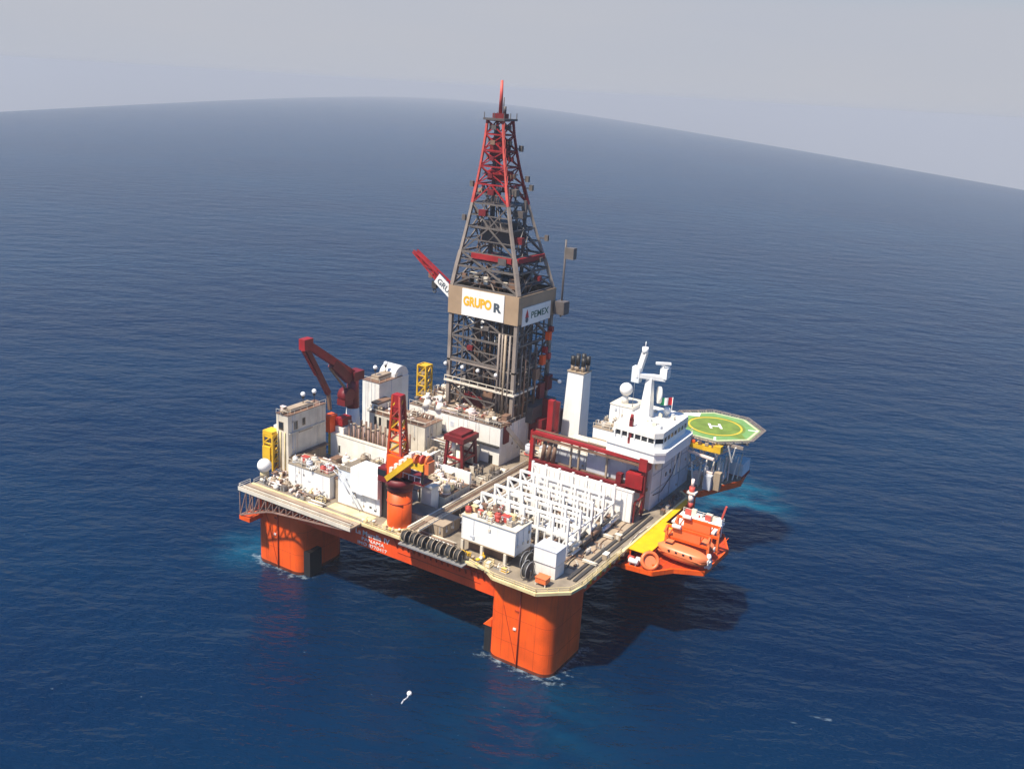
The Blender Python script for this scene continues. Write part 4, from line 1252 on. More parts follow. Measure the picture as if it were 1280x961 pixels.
# ------------------------------------------------------------------ dark red knuckle boom crane, left rear
kc = thing('knuckle_crane', 'dark red knuckle boom crane folded up at the left side', 'crane', (-83, 34.5, D))
MB().cyl((-83, 34.5, D), (-83, 34.5, 31.5), 2.4, 1.7, n=20).build('pedestal', 'white', kc)
MB().cyl((-83, 34.5, 31.5), (-83, 34.5, 40.6), 1.75, 1.55, n=20).build('king_post', 'red_dark', kc)
B(-84.6, -81.4, 33.2, 37.2, 39.2, 41.6).build('head', 'red_dark', kc)
MB().bar((-83, 34.8, 40.4), (-83, 17.2, 52.4), 1.6, 1.9).build('main_boom', 'red', kc)
MB().bar((-83, 33.0, 39.6), (-83, 26.5, 45.4), 1.7, 2.4).build('boom_root', 'red_dark', kc)
MB().bar((-83, 33.2, 35.4), (-83, 25.5, 44.4), .5).build('lift_cylinder', 'rust', kc)
B(-84.0, -82.0, 15.6, 18.6, 51.0, 53.8).build('knuckle', 'red', kc)
MB().bar((-83, 16.8, 51.8), (-83, 25.0, 37.6), 1.1, 1.3).build('jib', 'red_dark', kc)
MB().bar((-83, 15.8, 51.0), (-83, 20.4, 43.6), .5).build('jib_cylinder', 'red', kc)
MB().bar((-83, 25.0, 37.8), (-83, 25.6, 33.0), .8).build('jib_tip', 'rust', kc)
MB().cyl((-84.2, 31.6, 35.6), (-81.4, 31.6, 35.6), 1.9, n=18).build('winch_drum', 'red_dark', kc)
B(-84.4, -81.6, 29.8, 33, 33.0, 34.6).build('winch_bed', 'red_dark', kc)
oc2 = thing('orange_cradle', 'orange boom cradle under the tip of the dark red knuckle crane', 'cradle', (-83, 26, D))
B(-84.2, -82, 24.6, 27.4, 27, 31.6).build('cradle_box', 'orange', oc2)
MB().bar((-83, 26, D), (-83, 26, 27), 1.0).build('post', 'yellow', oc2)
B(-81.8, -79.4, 26.4, 30.0, 29, 31).build('side_winch', 'red', oc2)

# yellow lattice towers


def lattice(label, name, x, y, z0, z1, s, m, n=5):
    o = thing(name, label, 'tower', (x, y, z0))
    cs = ((-s, -s), (s, -s), (s, s), (-s, s))
    for i in range(4):
        a, b = cs[i], cs[(i + 1) % 4]
        MB().bar((x + a[0], y + a[1], z0), (x + a[0], y + a[1], z1), .42).build('leg', m, o)
        for k in range(n):
            za, zb = z0 + (z1 - z0) * k / n, z0 + (z1 - z0) * (k + 1) / n
            MB().bar((x + a[0], y + a[1], zb), (x + b[0], y + b[1], zb), .3).build('rung', m, o)
            MB().bar((x + a[0], y + a[1], za), (x + b[0], y + b[1], zb), .26).build('brace', m, o)
    B(x - s * .7, x + s * .7, y - s * .7, y + s * .7, z1 - 1.2, z1).build('head_box', m, o)
    B(x - s * .45, x + s * .45, y - s * .45, y + s * .45, z0, z1 - 1.4).build('inner_trunk', 'tan', o)
    return o


lattice('yellow lattice tower on the left rear edge beside the derrick', 'lattice_tower', -84, 67.5, D, 36.0, 1.5, 'yellow')
yl = lattice('yellow lattice crane frame left of the cream control house', 'lattice_mast', -87.4, 9.6, D, 30.0, 1.5, 'yellow', 4)
B(-89.2, -86, 8.0, 11, 29.2, 30.8).build('top_deck', 'yellow', yl)
B(-89.0, -86.4, 7.6, 9.4, 23.4, 26.8).build('winch_box', 'yellow', yl)
wd = thing('liferaft_dome', 'bright white ball dome at the left front corner', 'dome', (-85.2, 4.6, 21))
MB().ball((-85.2, 4.6, 23.4), 1.75, 20, 12).build('dome', 'white_clean', wd)
MB().cyl((-85.2, 4.6, D), (-85.2, 4.6, 22.2), 1.2, 1.0, n=14).build('pedestal', 'yellow_pale', wd)

# rear crane boom seen behind the derrick
rc = thing('boom_crane', 'red and white crane boom with hanging hook reaching out behind the derrick', 'crane', (-56, 77, D))
MB().cyl((-56, 77, D), (-56, 77, 38), 2.4, n=20).build('pedestal', 'orange', rc)
B(-59, -53, 74.6, 79.4, 38, 43).build('crane_house', 'red_dark', rc)
bd = (Vector((-96.2, 77, 67.2)) - Vector((-57, 77, 39.5)))


def bpnt(q):
    return Vector((-57, 77, 39.5)) + bd * q


def boom_section(q0, q1, h0, h1, m_, nm):
    a, b = bpnt(q0), bpnt(q1)
    up = Vector((-bd.z, 0, bd.x)).normalized() * -1
    for s in (-.9, .9):
        for t0, t1 in ((h0, h1), (-h0, -h1)):
            MB().bar(a + up * t0 + Vector((0, s, 0)), b + up * t1 + Vector((0, s, 0)), .38).build(nm + '_chord', m_, rc)
        n = max(2, int((b - a).length / 2.6))
        for i in range(n):
            p, q = a.lerp(b, i / n), a.lerp(b, (i + 1) / n)
            hp_, hq = h0 + (h1 - h0) * i / n, h0 + (h1 - h0) * (i + 1) / n
            sg_ = 1 if i % 2 else -1
            MB().bar(p + up * (hp_ * sg_) + Vector((0, s, 0)), q - up * (hq * sg_) + Vector((0, s, 0)), .28).build(nm + '_lacing', m_, rc)
    return up


up = boom_section(0.0, .64, 1.2, 1.3, 'white', 'boom')
boom_section(.64, 1.0, 1.3, .35, 'red', 'tip')
MB().bar(bpnt(.64), bpnt(.97), 1.3, .9).build('tip_web', 'red', rc)
sgn = MB().bar(bpnt(.50) - Vector((0, 1.3, 0)), bpnt(.76) - Vector((0, 1.3, 0)), .2, 3.2).build('name_board', 'white_clean', rc)
xa = bd.normalized()
face = Matrix((( -xa.x, -xa.z * -1 * -1, 0, 0), (0, 0, 0, 0), (0, 0, 0, 0), (0, 0, 0, 1)))
ex = -xa                                   # reads from the boom tip down towards the derrick
ez = Vector((0, -1, 0))
ey = ez.cross(ex)
face = Matrix(((ex.x, ey.x, ez.x, 0), (ex.y, ey.y, ez.y, 0), (ex.z, ey.z, ez.z, 0), (0, 0, 0, 1)))
lettering('board_lettering', 'GRUPO R', 2.3, 'sign_ink', rc, bpnt(.745) - Vector((0, 1.44, 0)) - ey * .8, face, 10.5, .03)
hk = bpnt(.72)
MB().cyl((hk.x - 3.2, 77, bpnt(.8).z - .8), (hk.x - 3.2, 77, 59.2), .09, n=6).build('hoist_rope', 'dark_steel', rc)
B(hk.x - 4.0, hk.x - 2.4, 76.5, 77.5, 57.0, 59.2).build('hook_block', 'dark_steel', rc)
MB().torus((hk.x - 3.2, 77, 56.2), (0, 1, 0), .55, .18, 14, 6).build('hook', 'dark_steel', rc)
B(bpnt(.83).x - .6, bpnt(.83).x + .8, 76, 78, bpnt(.83).z - 2.4, bpnt(.83).z - 1.0).build('sheave_box', 'rust', rc)

# ------------------------------------------------------------------ helideck
HX, HY, HZ, HR = 1.0, 83.4, 32.9, 11.9


def octo(r, a0=22.5, n=8):
    return [(HX + r * math.cos(R(a0 + 360 / n * i)), HY + r * math.sin(R(a0 + 360 / n * i))) for i in range(n)]


hd = thing('helideck', 'green octagonal helideck with white border at the right rear corner', 'helideck', (HX, HY, 20))
MB().prism(octo(HR), HZ - .5, HZ).build('deck_plate', 'heli_green', hd)


def ring(r0, r1, z, n=48, a0=0.0, octa=False):
    m = MB()
    p0 = octo(r0) if octa else octo(r0, 0, n)
    p1 = octo(r1) if octa else octo(r1, 0, n)
    k = len(p0)
    m.add([(x, y, z) for x, y in p0] + [(x, y, z) for x, y in p1], [(i, i + k, (i + 1) % k + k, (i + 1) % k) for i in range(k)])
    return m


MB().add([(x, y, HZ + .005) for x, y in octo(7.9, 0, 48)], [tuple(range(48))]).build('touchdown_area', 'heli_olive', hd)
ring(10.9, 11.6, HZ + .006, octa=True).build('border_line', 'paint_cream', hd)
ring(6.7, 7.15, HZ + .010).build('aiming_circle', 'paint_yellow', hd)
hm = MB()
ha = Vector((.86, .5, 0)); hb_ = Vector((-.5, .86, 0))


def hrect(u0, u1, v0, v1):
    o = Vector((HX, HY, HZ + .014))
    return [o + ha * u + hb_ * v for u, v in ((u0, v0), (u1, v0), (u1, v1), (u0, v1))]


for q in (hrect(-1.7, -1.0, -1.9, 1.9), hrect(1.0, 1.7, -1.9, 1.9), hrect(-1.0, 1.0, -.35, .35)):
    hm.add(q, [(0, 1, 2, 3)])
hm.build('letter_h', 'paint_white', hd)
o_ = Vector((HX, HY, HZ + .012))
for ang, m_ in ((200, 'heli_olive'), (-25, 'heli_olive')):
    d1, d2 = R(ang - 16), R(ang + 16)
    MB().add([(HX + 7.9 * math.cos(d1), HY + 7.9 * math.sin(d1), HZ + .004), (HX + 11.2 * math.cos(R(ang)), HY + 11.2 * math.sin(R(ang)), HZ + .004), (HX + 7.9 * math.cos(d2), HY + 7.9 * math.sin(d2), HZ + .004)], [(0, 1, 2)]).build('sector_mark', m_, hd)
for d0, d1 in ((20, 60), (-70, -44)):
    a, b = R(d0), R(d1)
    MB().bar((HX + 8.6 * math.cos(a), HY + 8.6 * math.sin(a), HZ + .01), (HX + 11.2 * math.cos(a), HY + 11.2 * math.sin(a), HZ + .01), .6, .008).build('sector_line', 'paint_white', hd)
MB().prism([(HX - 11.4, HY + 2.6), (HX - 6.2, HY + 4.6), (HX - 7, HY + 7.6), (HX - 10.6, HY + 5)], HZ + .004, HZ + .012).build('name_patch', 'paint_white', hd)
po, pn = octo(HR), octo(HR + 1.3)
for i in range(8):
    j = (i + 1) % 8
    for k in range(4):
        u, v = k / 4, (k + 1) / 4 - .03
        a = [Vector((*po[i], HZ)).lerp(Vector((*po[j], HZ)), t) for t in (u, v)]
        b = [Vector((*pn[i], HZ + .25)).lerp(Vector((*pn[j], HZ + .25)), t) for t in (u, v)]
        p_ = MB()
        p_.bar(a[0], b[0], .16); p_.bar(a[1], b[1], .16); p_.bar(b[0], b[1], .2)
        for t in (.33, .66):
            p_.bar(a[0].lerp(a[1], t), b[0].lerp(b[1], t), .1)
        p_.bar(a[0].lerp(b[0], .5), a[1].lerp(b[1], .5), .12)
        p_.build('safety_net', 'derrick_pale', hd)
    MB().bar((*po[i], HZ - .35), (*po[j], HZ - .35), .35, .6).build('edge_beam', 'cream', hd)
for i in range(8):
    c0 = Vector((*octo(HR * .92)[i], HZ - .6))
    MB().bar(c0, (HX - 4 + (i % 3) * 1.6, HY - 6 + (i % 2) * 2, 22), .42).build('strut', 'letter_white', hd)
for y in (-9, -5, -1, 3, 7):
    MB().bar((HX - 11, HY + y, HZ - .9), (HX + 11, HY + y, HZ - .9), .4, .8).build('deck_beam', 'derrick_pale', hd)
for i in range(9):
    a = Vector((HX - 6 + i * 1.9, HY - 11.2 + abs(i - 3) * .35, HZ - 1.0))
    MB().bar(a, a + Vector((1.0 if i % 2 else -1.0, 1.4, -4.6)), .3).build('brace', 'white' if i % 3 else 'letter_white', hd)
B(-7.6, 6.0, 71.0, 72.2, 30.2, 31.6).build('access_gangway', 'yellow', hd)
B(5.4, 7.4, 70.6, 72.6, 30.4, 32.2).build('stair_head', 'yellow', hd)
MB().bar((-7, 70.8, 29.6), (6, 70.6, 28.6), .8, .5).build('gangway_beam', 'letter_white', hd)
for i in range(7):
    B(-6 + i * 1.8, -5.1 + i * 1.8, 70.9, 71.4, 31.6, 32.3).build('gangway_locker', random.choice(('rust', 'orange', 'tan')), hd)

sp = thing('stern_platform', 'cluttered platform with orange edge beneath the helideck', 'platform', (4, 79, 17))
MB().prism([(0.7, 66), (4.5, 68), (10.5, 82), (9.0, 92), (0.7, 90)], 18.6, 20.2).build('platform_deck', 'orange', sp)
MB().prism([(0.7, 66.4), (4.3, 68.4), (10.1, 82), (8.8, 91.6), (0.7, 89.6)], 20.2, 20.4).build('grating', 'deck', sp)
for i in range(20):
    x, y = random.uniform(1.2, 5 + i * .2), random.uniform(70, 88)
    s = random.uniform(.5, 1.1)
    B(x - s, x + s, y - s, y + s, 20.4, 20.4 + random.uniform(1, 5)).build('locker', random.choice(('white', 'letter_white', 'white_clean', 'tan', 'grey_house', 'pale_blue')), sp)
for i in range(10):
    a = Vector((2 + i * .8, 68.6 + i * 1.5, 20.4))
    MB().bar(a, a + Vector((random.uniform(-1, 1.5), random.uniform(-1, 1), 7)), .3).build('stay', random.choice(('white', 'letter_white', 'cream')), sp)
B(6.0, 9.8, 84, 90, 20.4, 24).build('end_housing', 'pale_blue', sp)
B(5.8, 10.0, 83.8, 90.2, 19.8, 20.5).build('end_sill', 'red', sp)

# ------------------------------------------------------------------ lifeboat station at the right side
ls = thing('lifeboat_station', 'orange lifeboat platform hanging out over the right side of the rig', 'platform', (12, 38, 15))
LSP = [(3.5, 24.6), (10.4, 25.4), (13.6, 29.6), (19.4, 32.6), (20.0, 46), (16.5, 53), (3.5, 54)]
MB().prism(LSP, 17.2, 17.7).build('platform_deck', 'orange_deep', ls)
for a, b in zip(LSP, LSP[1:]):
    MB().bar((*a, 17.3), (*b, 17.3), .4, 1.1).build('edge_girder', 'orange', ls)
for y, xe in ((27, 10), (31, 14), (36, 19.0), (41, 19.6), (46, 19.6), (51, 17)):
    MB().bar((-.4, y, 15.4), (xe, y, 16.9), .5).build('cantilever', 'orange_deep', ls)
for i in range(9):
    B(4 + i * 1.75, 4.12 + i * 1.75, 26.5 + max(0, i - 3) * 1.35, 52, 17.7, 17.76).build('deck_rib', 'orange', ls)
B(3.45, 8.4, 27.0, 44.5, 20.45, 20.62).build('yellow_landing', 'yellow_bright', ls)
B(3.45, 5.0, 44.5, 60.0, 20.45, 20.62).build('yellow_landing', 'yellow_bright', ls)
for y in (27.4, 32, 37, 42, 44):
    for x in (4.0, 8.0):
        MB().bar((x, y, 17.7), (x, y, 20.45), .35).build('landing_leg', 'orange', ls)


def boat_mesh(L, hw, zb, zt, seg=14, k=12, lo=-math.pi, hi=0.0):
    m = MB()
    vs = []
    for i in range(seg + 1):
        u = i / seg * 2 - 1
        taper = (1 - abs(u) ** 2.6) ** .5 if abs(u) < 1 else 0
        taper = max(taper, .06)
        for j in range(k + 1):
            a = lo + (hi - lo) * j / k
            ca_, sa_ = math.cos(a), math.sin(a)
            ex = .7
            yy = hw * taper * math.copysign(abs(ca_) ** ex, ca_)
            zz = math.copysign(abs(sa_) ** ex, sa_)
            zz = zz * (zt if zz > 0 else -zb) * (0.35 + .65 * taper)
            vs.append((u * L / 2, yy, zz))
    for i in range(seg):
        for j in range(k):
            p = i * (k + 1) + j
            m.f.append((p, p + 1, p + k + 2, p + k + 1)); m.sm.append(True)
    m.v = vs
    return m


def moved(m, x, y, z, pitch=0.0):
    c, s = math.cos(pitch), math.sin(pitch)
    m.v = [(x + a * c - d * s, y + b, z + a * s + d * c) for a, b, d in m.v]
    return m


def lifeboat(label, x, y, z, L=11.5, hw=1.9):
    o = thing('lifeboat', label, 'lifeboat', (x, y, z), 'lifeboats on the side platform')
    moved(boat_mesh(L, hw, -1.6, .1), x, y, z + 1.8, -.03).build('hull', 'boat_orange', o)
    c = moved(boat_mesh(L * .97, hw * .97, -.1, 1.5, lo=0, hi=math.pi), x, y, z + 1.85, -.03).build('canopy', 'boat_pale', o)
    moved(MB().box(-.8, .8, -.7, .7, 0, .9), x - 3.2, y, z + 3.1).build('cockpit', 'boat_pale', o)
    moved(MB().box(-.82, .82, -.72, .72, .3, .7), x - 3.2, y, z + 3.1).build('cockpit_window', 'glass', o)
    for i in range(4):
        moved(MB().box(-.25, .25, -hw - .0, -hw + .25, 0, .3), x - 2.5 + i * 1.7, y, z + 2.45).build('porthole', 'glass', c)
    for s in (-1, 1):
        moved(MB().bar((-L * .42, s * hw * .9, 0), (L * .42, s * hw * .9, 0), .16), x, y, z + 1.85, -.03).build('rub_rail', 'boat_pale', o)
    moved(MB().box(-.3, .3, -.3, .3, -.6, .5), x + L / 2 - .3, y, z + 1.6).build('bow_hook', 'white', o)
    return o


lifeboat('pale orange enclosed lifeboat, nearer one of two on the side platform', 14.0, 33.0, 18.4, 12.2, 2.2)
lifeboat('orange enclosed lifeboat, farther one of two on the side platform', 13.2, 39.0, 18.8, 12.0, 2.2)
for y, lab in ((36.2, 'orange davit frame between the two lifeboats'), (42.4, 'orange davit frame behind the farther lifeboat')):
    o = thing('davit_frame', lab, 'davit', (13, y, 17.7), 'lifeboat davits')
    for x in (8.6, 18.6):
        MB().bar((x, y, 17.7), (x, y, 24.2), .55).build('post', 'boat_orange', o)
        MB().bar((x, y, 24.2), (x + .6, y - 3, 24.0), .4).build('arm', 'boat_orange', o)
    for z in (24.2, 21.6):
        MB().bar((8.6, y, z), (18.6, y, z), .6, .5).build('beam', 'orange', o)
    B(10.2, 16.6, y - .3, y + .5, 21.9, 24.0).build('web_plate', 'boat_orange', o)
    for i in range(4):
        MB().bar((9 + i * 2.4, y, 21.6), (10.2 + i * 2.4, y, 24.2), .25).build('lacing', 'orange', o)
    MB().cyl((10, y - .6, 24.8), (12, y - .6, 24.8), .5, n=12).build('winch', 'white', o)
rb = thing('rescue_boat', 'small orange round-fendered rescue boat at the near corner of the side platform', 'rescue boat', (9.2, 26.4, 17.8))
MB().torus((9.2, 26.4, 19.6), (.5, -.7, .5), 1.75, .42, 22, 8).build('fender_ring', 'boat_orange', rb)
MB().cyl((9.2, 26.4, 19.3), (8.9, 26.9, 19.0), 1.4, .9, n=16).build('hull', 'boat_pale', rb)
B(8.2, 10.2, 26.4, 27.8, 17.7, 18.9).build('cradle', 'orange', rb)
MB().bar((8.0, 28.4, 17.7), (8.6, 27.2, 21.5), .35).build('davit_arm', 'orange', rb)
for i, (x, y, s, m_) in enumerate(((5.8, 25.6, 1.1, 'white'), (6.6, 26.9, .8, 'letter_white'), (4.8, 26.6, .7, 'red_pale'))):
    o = thing('raft_canister', ('white', 'pinkish', 'reddish')[i] + ' life raft canister on the near end of the side platform', 'canister', (x, y, 17.7), 'life raft canisters')
    MB().cyl((x - s, y, 18.7), (x + s, y, 18.7), .6, n=14).build('shell', m_, o)
    B(x - s * .7, x - s * .5, y - .5, y + .5, 17.7, 18.3).build('cradle', 'steel', o)
    B(x + s * .5, x + s * .7, y - .5, y + .5, 17.7, 18.3).build('cradle', 'steel', o)
wpf = thing('winch_deck', 'white railed winch deck behind the lifeboats', 'platform', (13, 49, 17.7))
B(6, 16.6, 45.5, 52.4, 20.6, 21.0).build('deck_plate', 'white', wpf)
for x in (6.5, 11, 16):
    for y in (46, 52.0):
        MB().bar((x, y, 17.7), (x, y, 20.6), .3).build('leg', 'orange', wpf)
for i in range(14):
    x, y = random.uniform(6.5, 16), random.choice((46.3, 47.4, 51.0, 51.6))
    s = random.uniform(.3, .8)
    B(x - s, x + s, y - s * .6, y + s * .6, 21, 21 + random.uniform(.6, 1.9)).build('winch_box', random.choice(('white', 'white_clean', 'letter_white', 'red_pale', 'cream')), wpf)
railing('white guard rail around the winch deck behind the lifeboats', [(16.4, 45.6, 21), (16.4, 52.2, 21), (6.2, 52.2, 21)], 'white')
vp = thing('navigation_post', 'red and white post at the inner end of the lifeboat platform', 'post', (6, 57, 17.7))
for k in range(5):
    MB().cyl((6, 57, 17.7 + k * 2.0), (6, 57, 19.7 + k * 2.0), .7 if k < 4 else .4, n=12).build('band', 'letter_white' if k % 2 == 0 else 'red_pale', vp)
B(5.0, 7.2, 56.2, 58, 24.0, 24.5).build('collar', 'white', vp)
lp_ = thing('antenna_pole', 'short red leaning pole at the outer corner of the lifeboat platform', 'pole', (16.0, 51.0, 17.7))
MB().bar((15.8, 51.2, 21.0), (17.0, 50.6, 26.0), .45).build('pole', 'red_pale', lp_)
B(15.3, 16.4, 50.6, 51.6, 17.7, 22.4).build('base', 'white', lp_)
bw = thing('bow_hook_stand', 'white bow hook assembly at the outer edge by the lifeboats', 'hook', (19.4, 35, 17.7))
B(18.8, 20.0, 34.2, 35.8, 17.7, 19.4).build('box', 'white', bw)
MB().cyl((19.4, 35, 19.4), (19.4, 35, 20.8), .5, n=12).build('drum', 'white_clean', bw)

# ------------------------------------------------------------------ deck clutter: equipment built from a few shared meshes
def eq_meshes(kind, m, m2):
    k = (kind, m, m2)
    if k in CACHE:
        return CACHE[k]
    P = []
    if kind == 'pump_skid':
        P = [('base', B(-1, 1, -.6, .6, 0, .2), 'steel'), ('motor', MB().cyl((-.9, 0, .7), (.1, 0, .7), .42, n=12), m),
             ('pump', MB().cyl((.3, 0, .7), (.85, 0, .7), .5, n=10), m2), ('outlet_pipe', MB().path([(.55, 0, 1.0), (.55, 0, 1.7), (.55, .7, 1.7)], .14), m2)]
    elif kind == 'valve_rack':
        P = [('frame', MB().bar((-1.2, 0, .25), (1.2, 0, .25), .2).bar((-1.2, 0, 0), (-1.2, 0, 1.2), .15).bar((1.2, 0, 0), (1.2, 0, 1.2), .15), 'steel')]
        for i in range(4):
            P.append(('valve', MB().cyl((-.9 + i * .6, 0, .3), (-.9 + i * .6, 0, 1.3 + .2 * (i % 2)), .13, n=8).torus((-.9 + i * .6, 0, 1.4 + .2 * (i % 2)), (0, 0, 1), .25, .05, 12, 5), m if i % 2 else m2))
    elif kind == 'storage_tank':
        P = [('shell', MB().cyl((0, 0, .2), (0, 0, 1.7), .85, n=16), m), ('dome', MB().cyl((0, 0, 1.7), (0, 0, 1.95), .85, .3, n=16), m),
             ('skirt', MB().cyl((0, 0, 0), (0, 0, .2), .95, n=16), m2), ('nozzle', MB().cyl((0, 0, 2.0), (0, 0, 2.5), .15, n=8), m2)]
    elif kind == 'equipment_locker':
        P = [('box', B(-.9, .9, -.6, .6, .12, 1.6), m), ('lid', B(-.95, .95, -.65, .65, 1.6, 1.7), m2), ('door', B(-.4, .4, -.64, -.6, .25, 1.45), m2),
             ('foot', B(-.8, -.5, -.5, .5, 0, .12), 'steel'), ('foot', B(.5, .8, -.5, .5, 0, .12), 'steel')]
    elif kind == 'winch':
        P = [('side_frame', B(-.95, -.8, -.7, .7, 0, 1.4), m2), ('side_frame', B(.8, .95, -.7, .7, 0, 1.4), m2),
             ('drum', MB().cyl((-.8, 0, .85), (.8, 0, .85), .55, n=14), m), ('motor', MB().cyl((.95, 0, .85), (1.6, 0, .85), .35, n=10), m2)]
    elif kind == 'pipe_stack':
        P = [('pipe', MB().cyl((-2.2, -.5 + i % 3 * .5, .35 + i // 3 * .42), (2.2 - .2 * (i % 2), -.5 + i % 3 * .5, .35 + i // 3 * .42), .2, n=8), m if i % 2 else m2) for i in range(5)]
        P += [('cradle', B(-1.4, -1.2, -.8, .8, 0, .16), 'rust'), ('cradle', B(1.2, 1.4, -.8, .8, 0, .16), 'rust')]
    elif kind == 'cargo_basket':
        q = MB()
        for x in (-1, 1):
            for y in (-.7, .7):
                q.bar((x, y, 0), (x, y, 1.3), .14)
        for z in (.1, .7, 1.3):
            q.bar((-1, -.7, z), (1, -.7, z), .1).bar((-1, .7, z), (1, .7, z), .1).bar((-1, -.7, z), (-1, .7, z), .1).bar((1, -.7, z), (1, .7, z), .1)
        P = [('cage', q, m), ('floor', B(-1, 1, -.7, .7, .02, .1), m2), ('load', B(-.7, .5, -.4, .45, .1, .9), m2)]
    elif kind == 'ventilator':
        P = [('trunk', MB().cyl((0, 0, 0), (0, 0, 1.3), .35, n=12), m), ('cowl', MB().cyl((0, 0, 1.2), (0, 0, 1.55), .68, .4, n=12), m2), ('flange', MB().cyl((0, 0, 0), (0, 0, .15), .6, n=12), m2)]
    elif kind == 'generator_set':
        P = [('enclosure', B(-1.6, 1.6, -.8, .8, .2, 1.8), m), ('skid', B(-1.75, 1.75, -.9, .9, 0, .2), 'steel'), ('grille', B(-1.2, -.2, -.84, -.8, .5, 1.5), 'dark_steel'),
             ('silencer', MB().cyl((-.8, 0, 2.05), (.8, 0, 2.05), .25, n=10), m2), ('intake', B(.6, 1.3, -.5, .5, 1.8, 2.2), m2)]
    elif kind == 'manifold':
        q = MB()
        q.cyl((-1.6, 0, .8), (1.6, 0, .8), .28, n=10)
        P = [('header_pipe', q, m)]
        for i in range(5):
            P.append(('branch_pipe', MB().path([(-1.3 + i * .65, 0, .8), (-1.3 + i * .65, -.6, .8), (-1.3 + i * .65, -.6, 0)], .13), m2 if i % 2 else m))
        P.append(('support', B(-1.5, -1.3, -.2, .2, 0, .6), 'steel'))
        P.append(('support', B(1.3, 1.5, -.2, .2, 0, .6), 'steel'))
    CACHE[k] = [(n_, mb.mesh(n_, mm)) for n_, mb, mm in P]
    return CACHE[k]


EQ = []
PHR = {'pump_skid': 'pump skid', 'valve_rack': 'valve rack', 'storage_tank': 'round storage tank', 'equipment_locker': 'equipment locker', 'winch': 'winch',
       'pipe_stack': 'stack of pipes', 'cargo_basket': 'cargo basket', 'ventilator': 'mushroom ventilator', 'generator_set': 'generator set', 'manifold': 'pipe manifold'}
CNAME = {'white': 'white', 'white_clean': 'white', 'cream': 'cream', 'tan': 'tan', 'rust': 'rusty brown', 'grey_house': 'grey', 'red': 'red', 'yellow': 'yellow', 'yellow_pale': 'pale yellow',
         'steel': 'steel grey', 'dark_steel': 'dark', 'pale_blue': 'pale blue', 'red_pale': 'faded red', 'derrick_grey': 'dull grey', 'letter_white': 'pinkish', 'boat_orange': 'orange'}


def equip(kind, m, m2, x, y, z, s, rot, zone):
    o = thing(kind, '%s %s %s' % (CNAME[m], PHR[kind], zone), PHR[kind].split()[-1] if kind != 'pipe_stack' else 'pipe stack', (x, y, z), 'equipment ' + zone)
    for n_, me in eq_meshes(kind, m, m2):
        c = bpy.data.objects.new(n_, me)
        COL.objects.link(c)
        c.parent = o
    o.rotation_euler = (0, 0, rot)
    o.scale = (s, s, s)
    EQ.append(o)
    return o


def scatter(zone, x0, x1, y0, y1, z, n, kinds, cols, smin=.8, smax=1.3, mind=1.7):
    done = []
    tries = 0
    while len(done) < n and tries < 600:
        tries += 1
        x, y = random.uniform(x0, x1), random.uniform(y0, y1)
        if any((x - a) ** 2 + (y - b) ** 2 < mind * mind for a, b in done):
            continue
        done.append((x, y))
        m = random.choice(cols)
        m2 = random.choice(cols)
        equip(random.choice(kinds), m, m2, x, y, z, random.uniform(smin, smax), random.choice((0, math.pi / 2)) + random.uniform(-.06, .06), zone)


ALLK = ['pump_skid', 'valve_rack', 'storage_tank', 'equipment_locker', 'winch', 'cargo_basket', 'ventilator', 'manifold']
WARM = ['cream', 'cream', 'white', 'tan', 'tan', 'rust', 'letter_white', 'yellow_pale']
scatter('on the left foredeck by the truss walkway', -82.5, -63.5, 0.6, 3.8, D + .01, 26, ALLK + ['pipe_stack'], WARM + ['derrick_grey', 'steel', 'rust'], .7, 1.1, 1.5)
scatter('below the cream control house', -83, -78.5, 4.5, 9, D + .01, 6, ALLK, WARM, .8, 1.2, 1.9)
scatter('on the low white stores house roof', -76.2, -64.4, 5.2, 8.8, 26.4, 16, ALLK, ['white', 'cream', 'cream', 'tan', 'red_pale', 'grey_house', 'white'], .7, 1.1, 1.3)
scatter('behind the low white stores house', -80, -63, 11, 23.5, D + .01, 22, ALLK + ['generator_set'], WARM + ['white', 'white'], 1.0, 1.7, 2.3)
scatter('on the tall white work house roof', -60, -50, 9.8, 13, 29.4, 7, ALLK, WARM, .7, 1.1, 1.5)
scatter('between riser bay and tall work house', -61, -50, 15, 22, D + .01, 12, ['generator_set', 'equipment_locker', 'storage_tank', 'manifold'], ['white', 'white', 'cream', 'tan'], 1.4, 2.2, 3.0)
scatter('on the long cream mud house roof', -80, -63, 40, 45.6, 29.6, 9, ALLK, ['rust', 'tan', 'cream', 'letter_white'], .8, 1.2, 2.2)
scatter('on the drill floor before the derrick', -73, -45, 48.4, 52.6, 31.4, 40, ALLK + ['pipe_stack'], ['tan', 'cream', 'letter_white', 'rust', 'tan', 'derrick_grey', 'red_pale'], .8, 1.3, 1.35)
scatter('on the drill floor left of derrick', -73.4, -67.4, 53.6, 72, 31.4, 14, ALLK, ['tan', 'cream', 'rust', 'derrick_grey'], 1.0, 1.8, 2.2)
scatter('in the alley behind the red frame', -62, -55.4, 36, 43, D + .01, 7, ALLK + ['generator_set'], ['cream', 'white', 'tan', 'grey_house'], 1.1, 1.7, 2.4)
scatter('in the alley left of red frame', -61, -47, 28, 35.6, D + .01, 12, ALLK + ['generator_set'], ['white', 'cream', 'tan', 'rust', 'letter_white'], 1.0, 1.7, 2.4)
scatter('on the cluttered mixing house roof', -46, -39.2, 17, 25.2, 24.4, 20, ALLK, ['cream', 'yellow_pale', 'tan', 'rust', 'letter_white'], .8, 1.2, 1.35)
scatter('beside the pipe walkway near drill floor', -47.6, -37.8, 28, 44, D + .01, 14, ALLK + ['pipe_stack'], ['tan', 'cream', 'rust', 'derrick_grey'], .9, 1.5, 2.3)
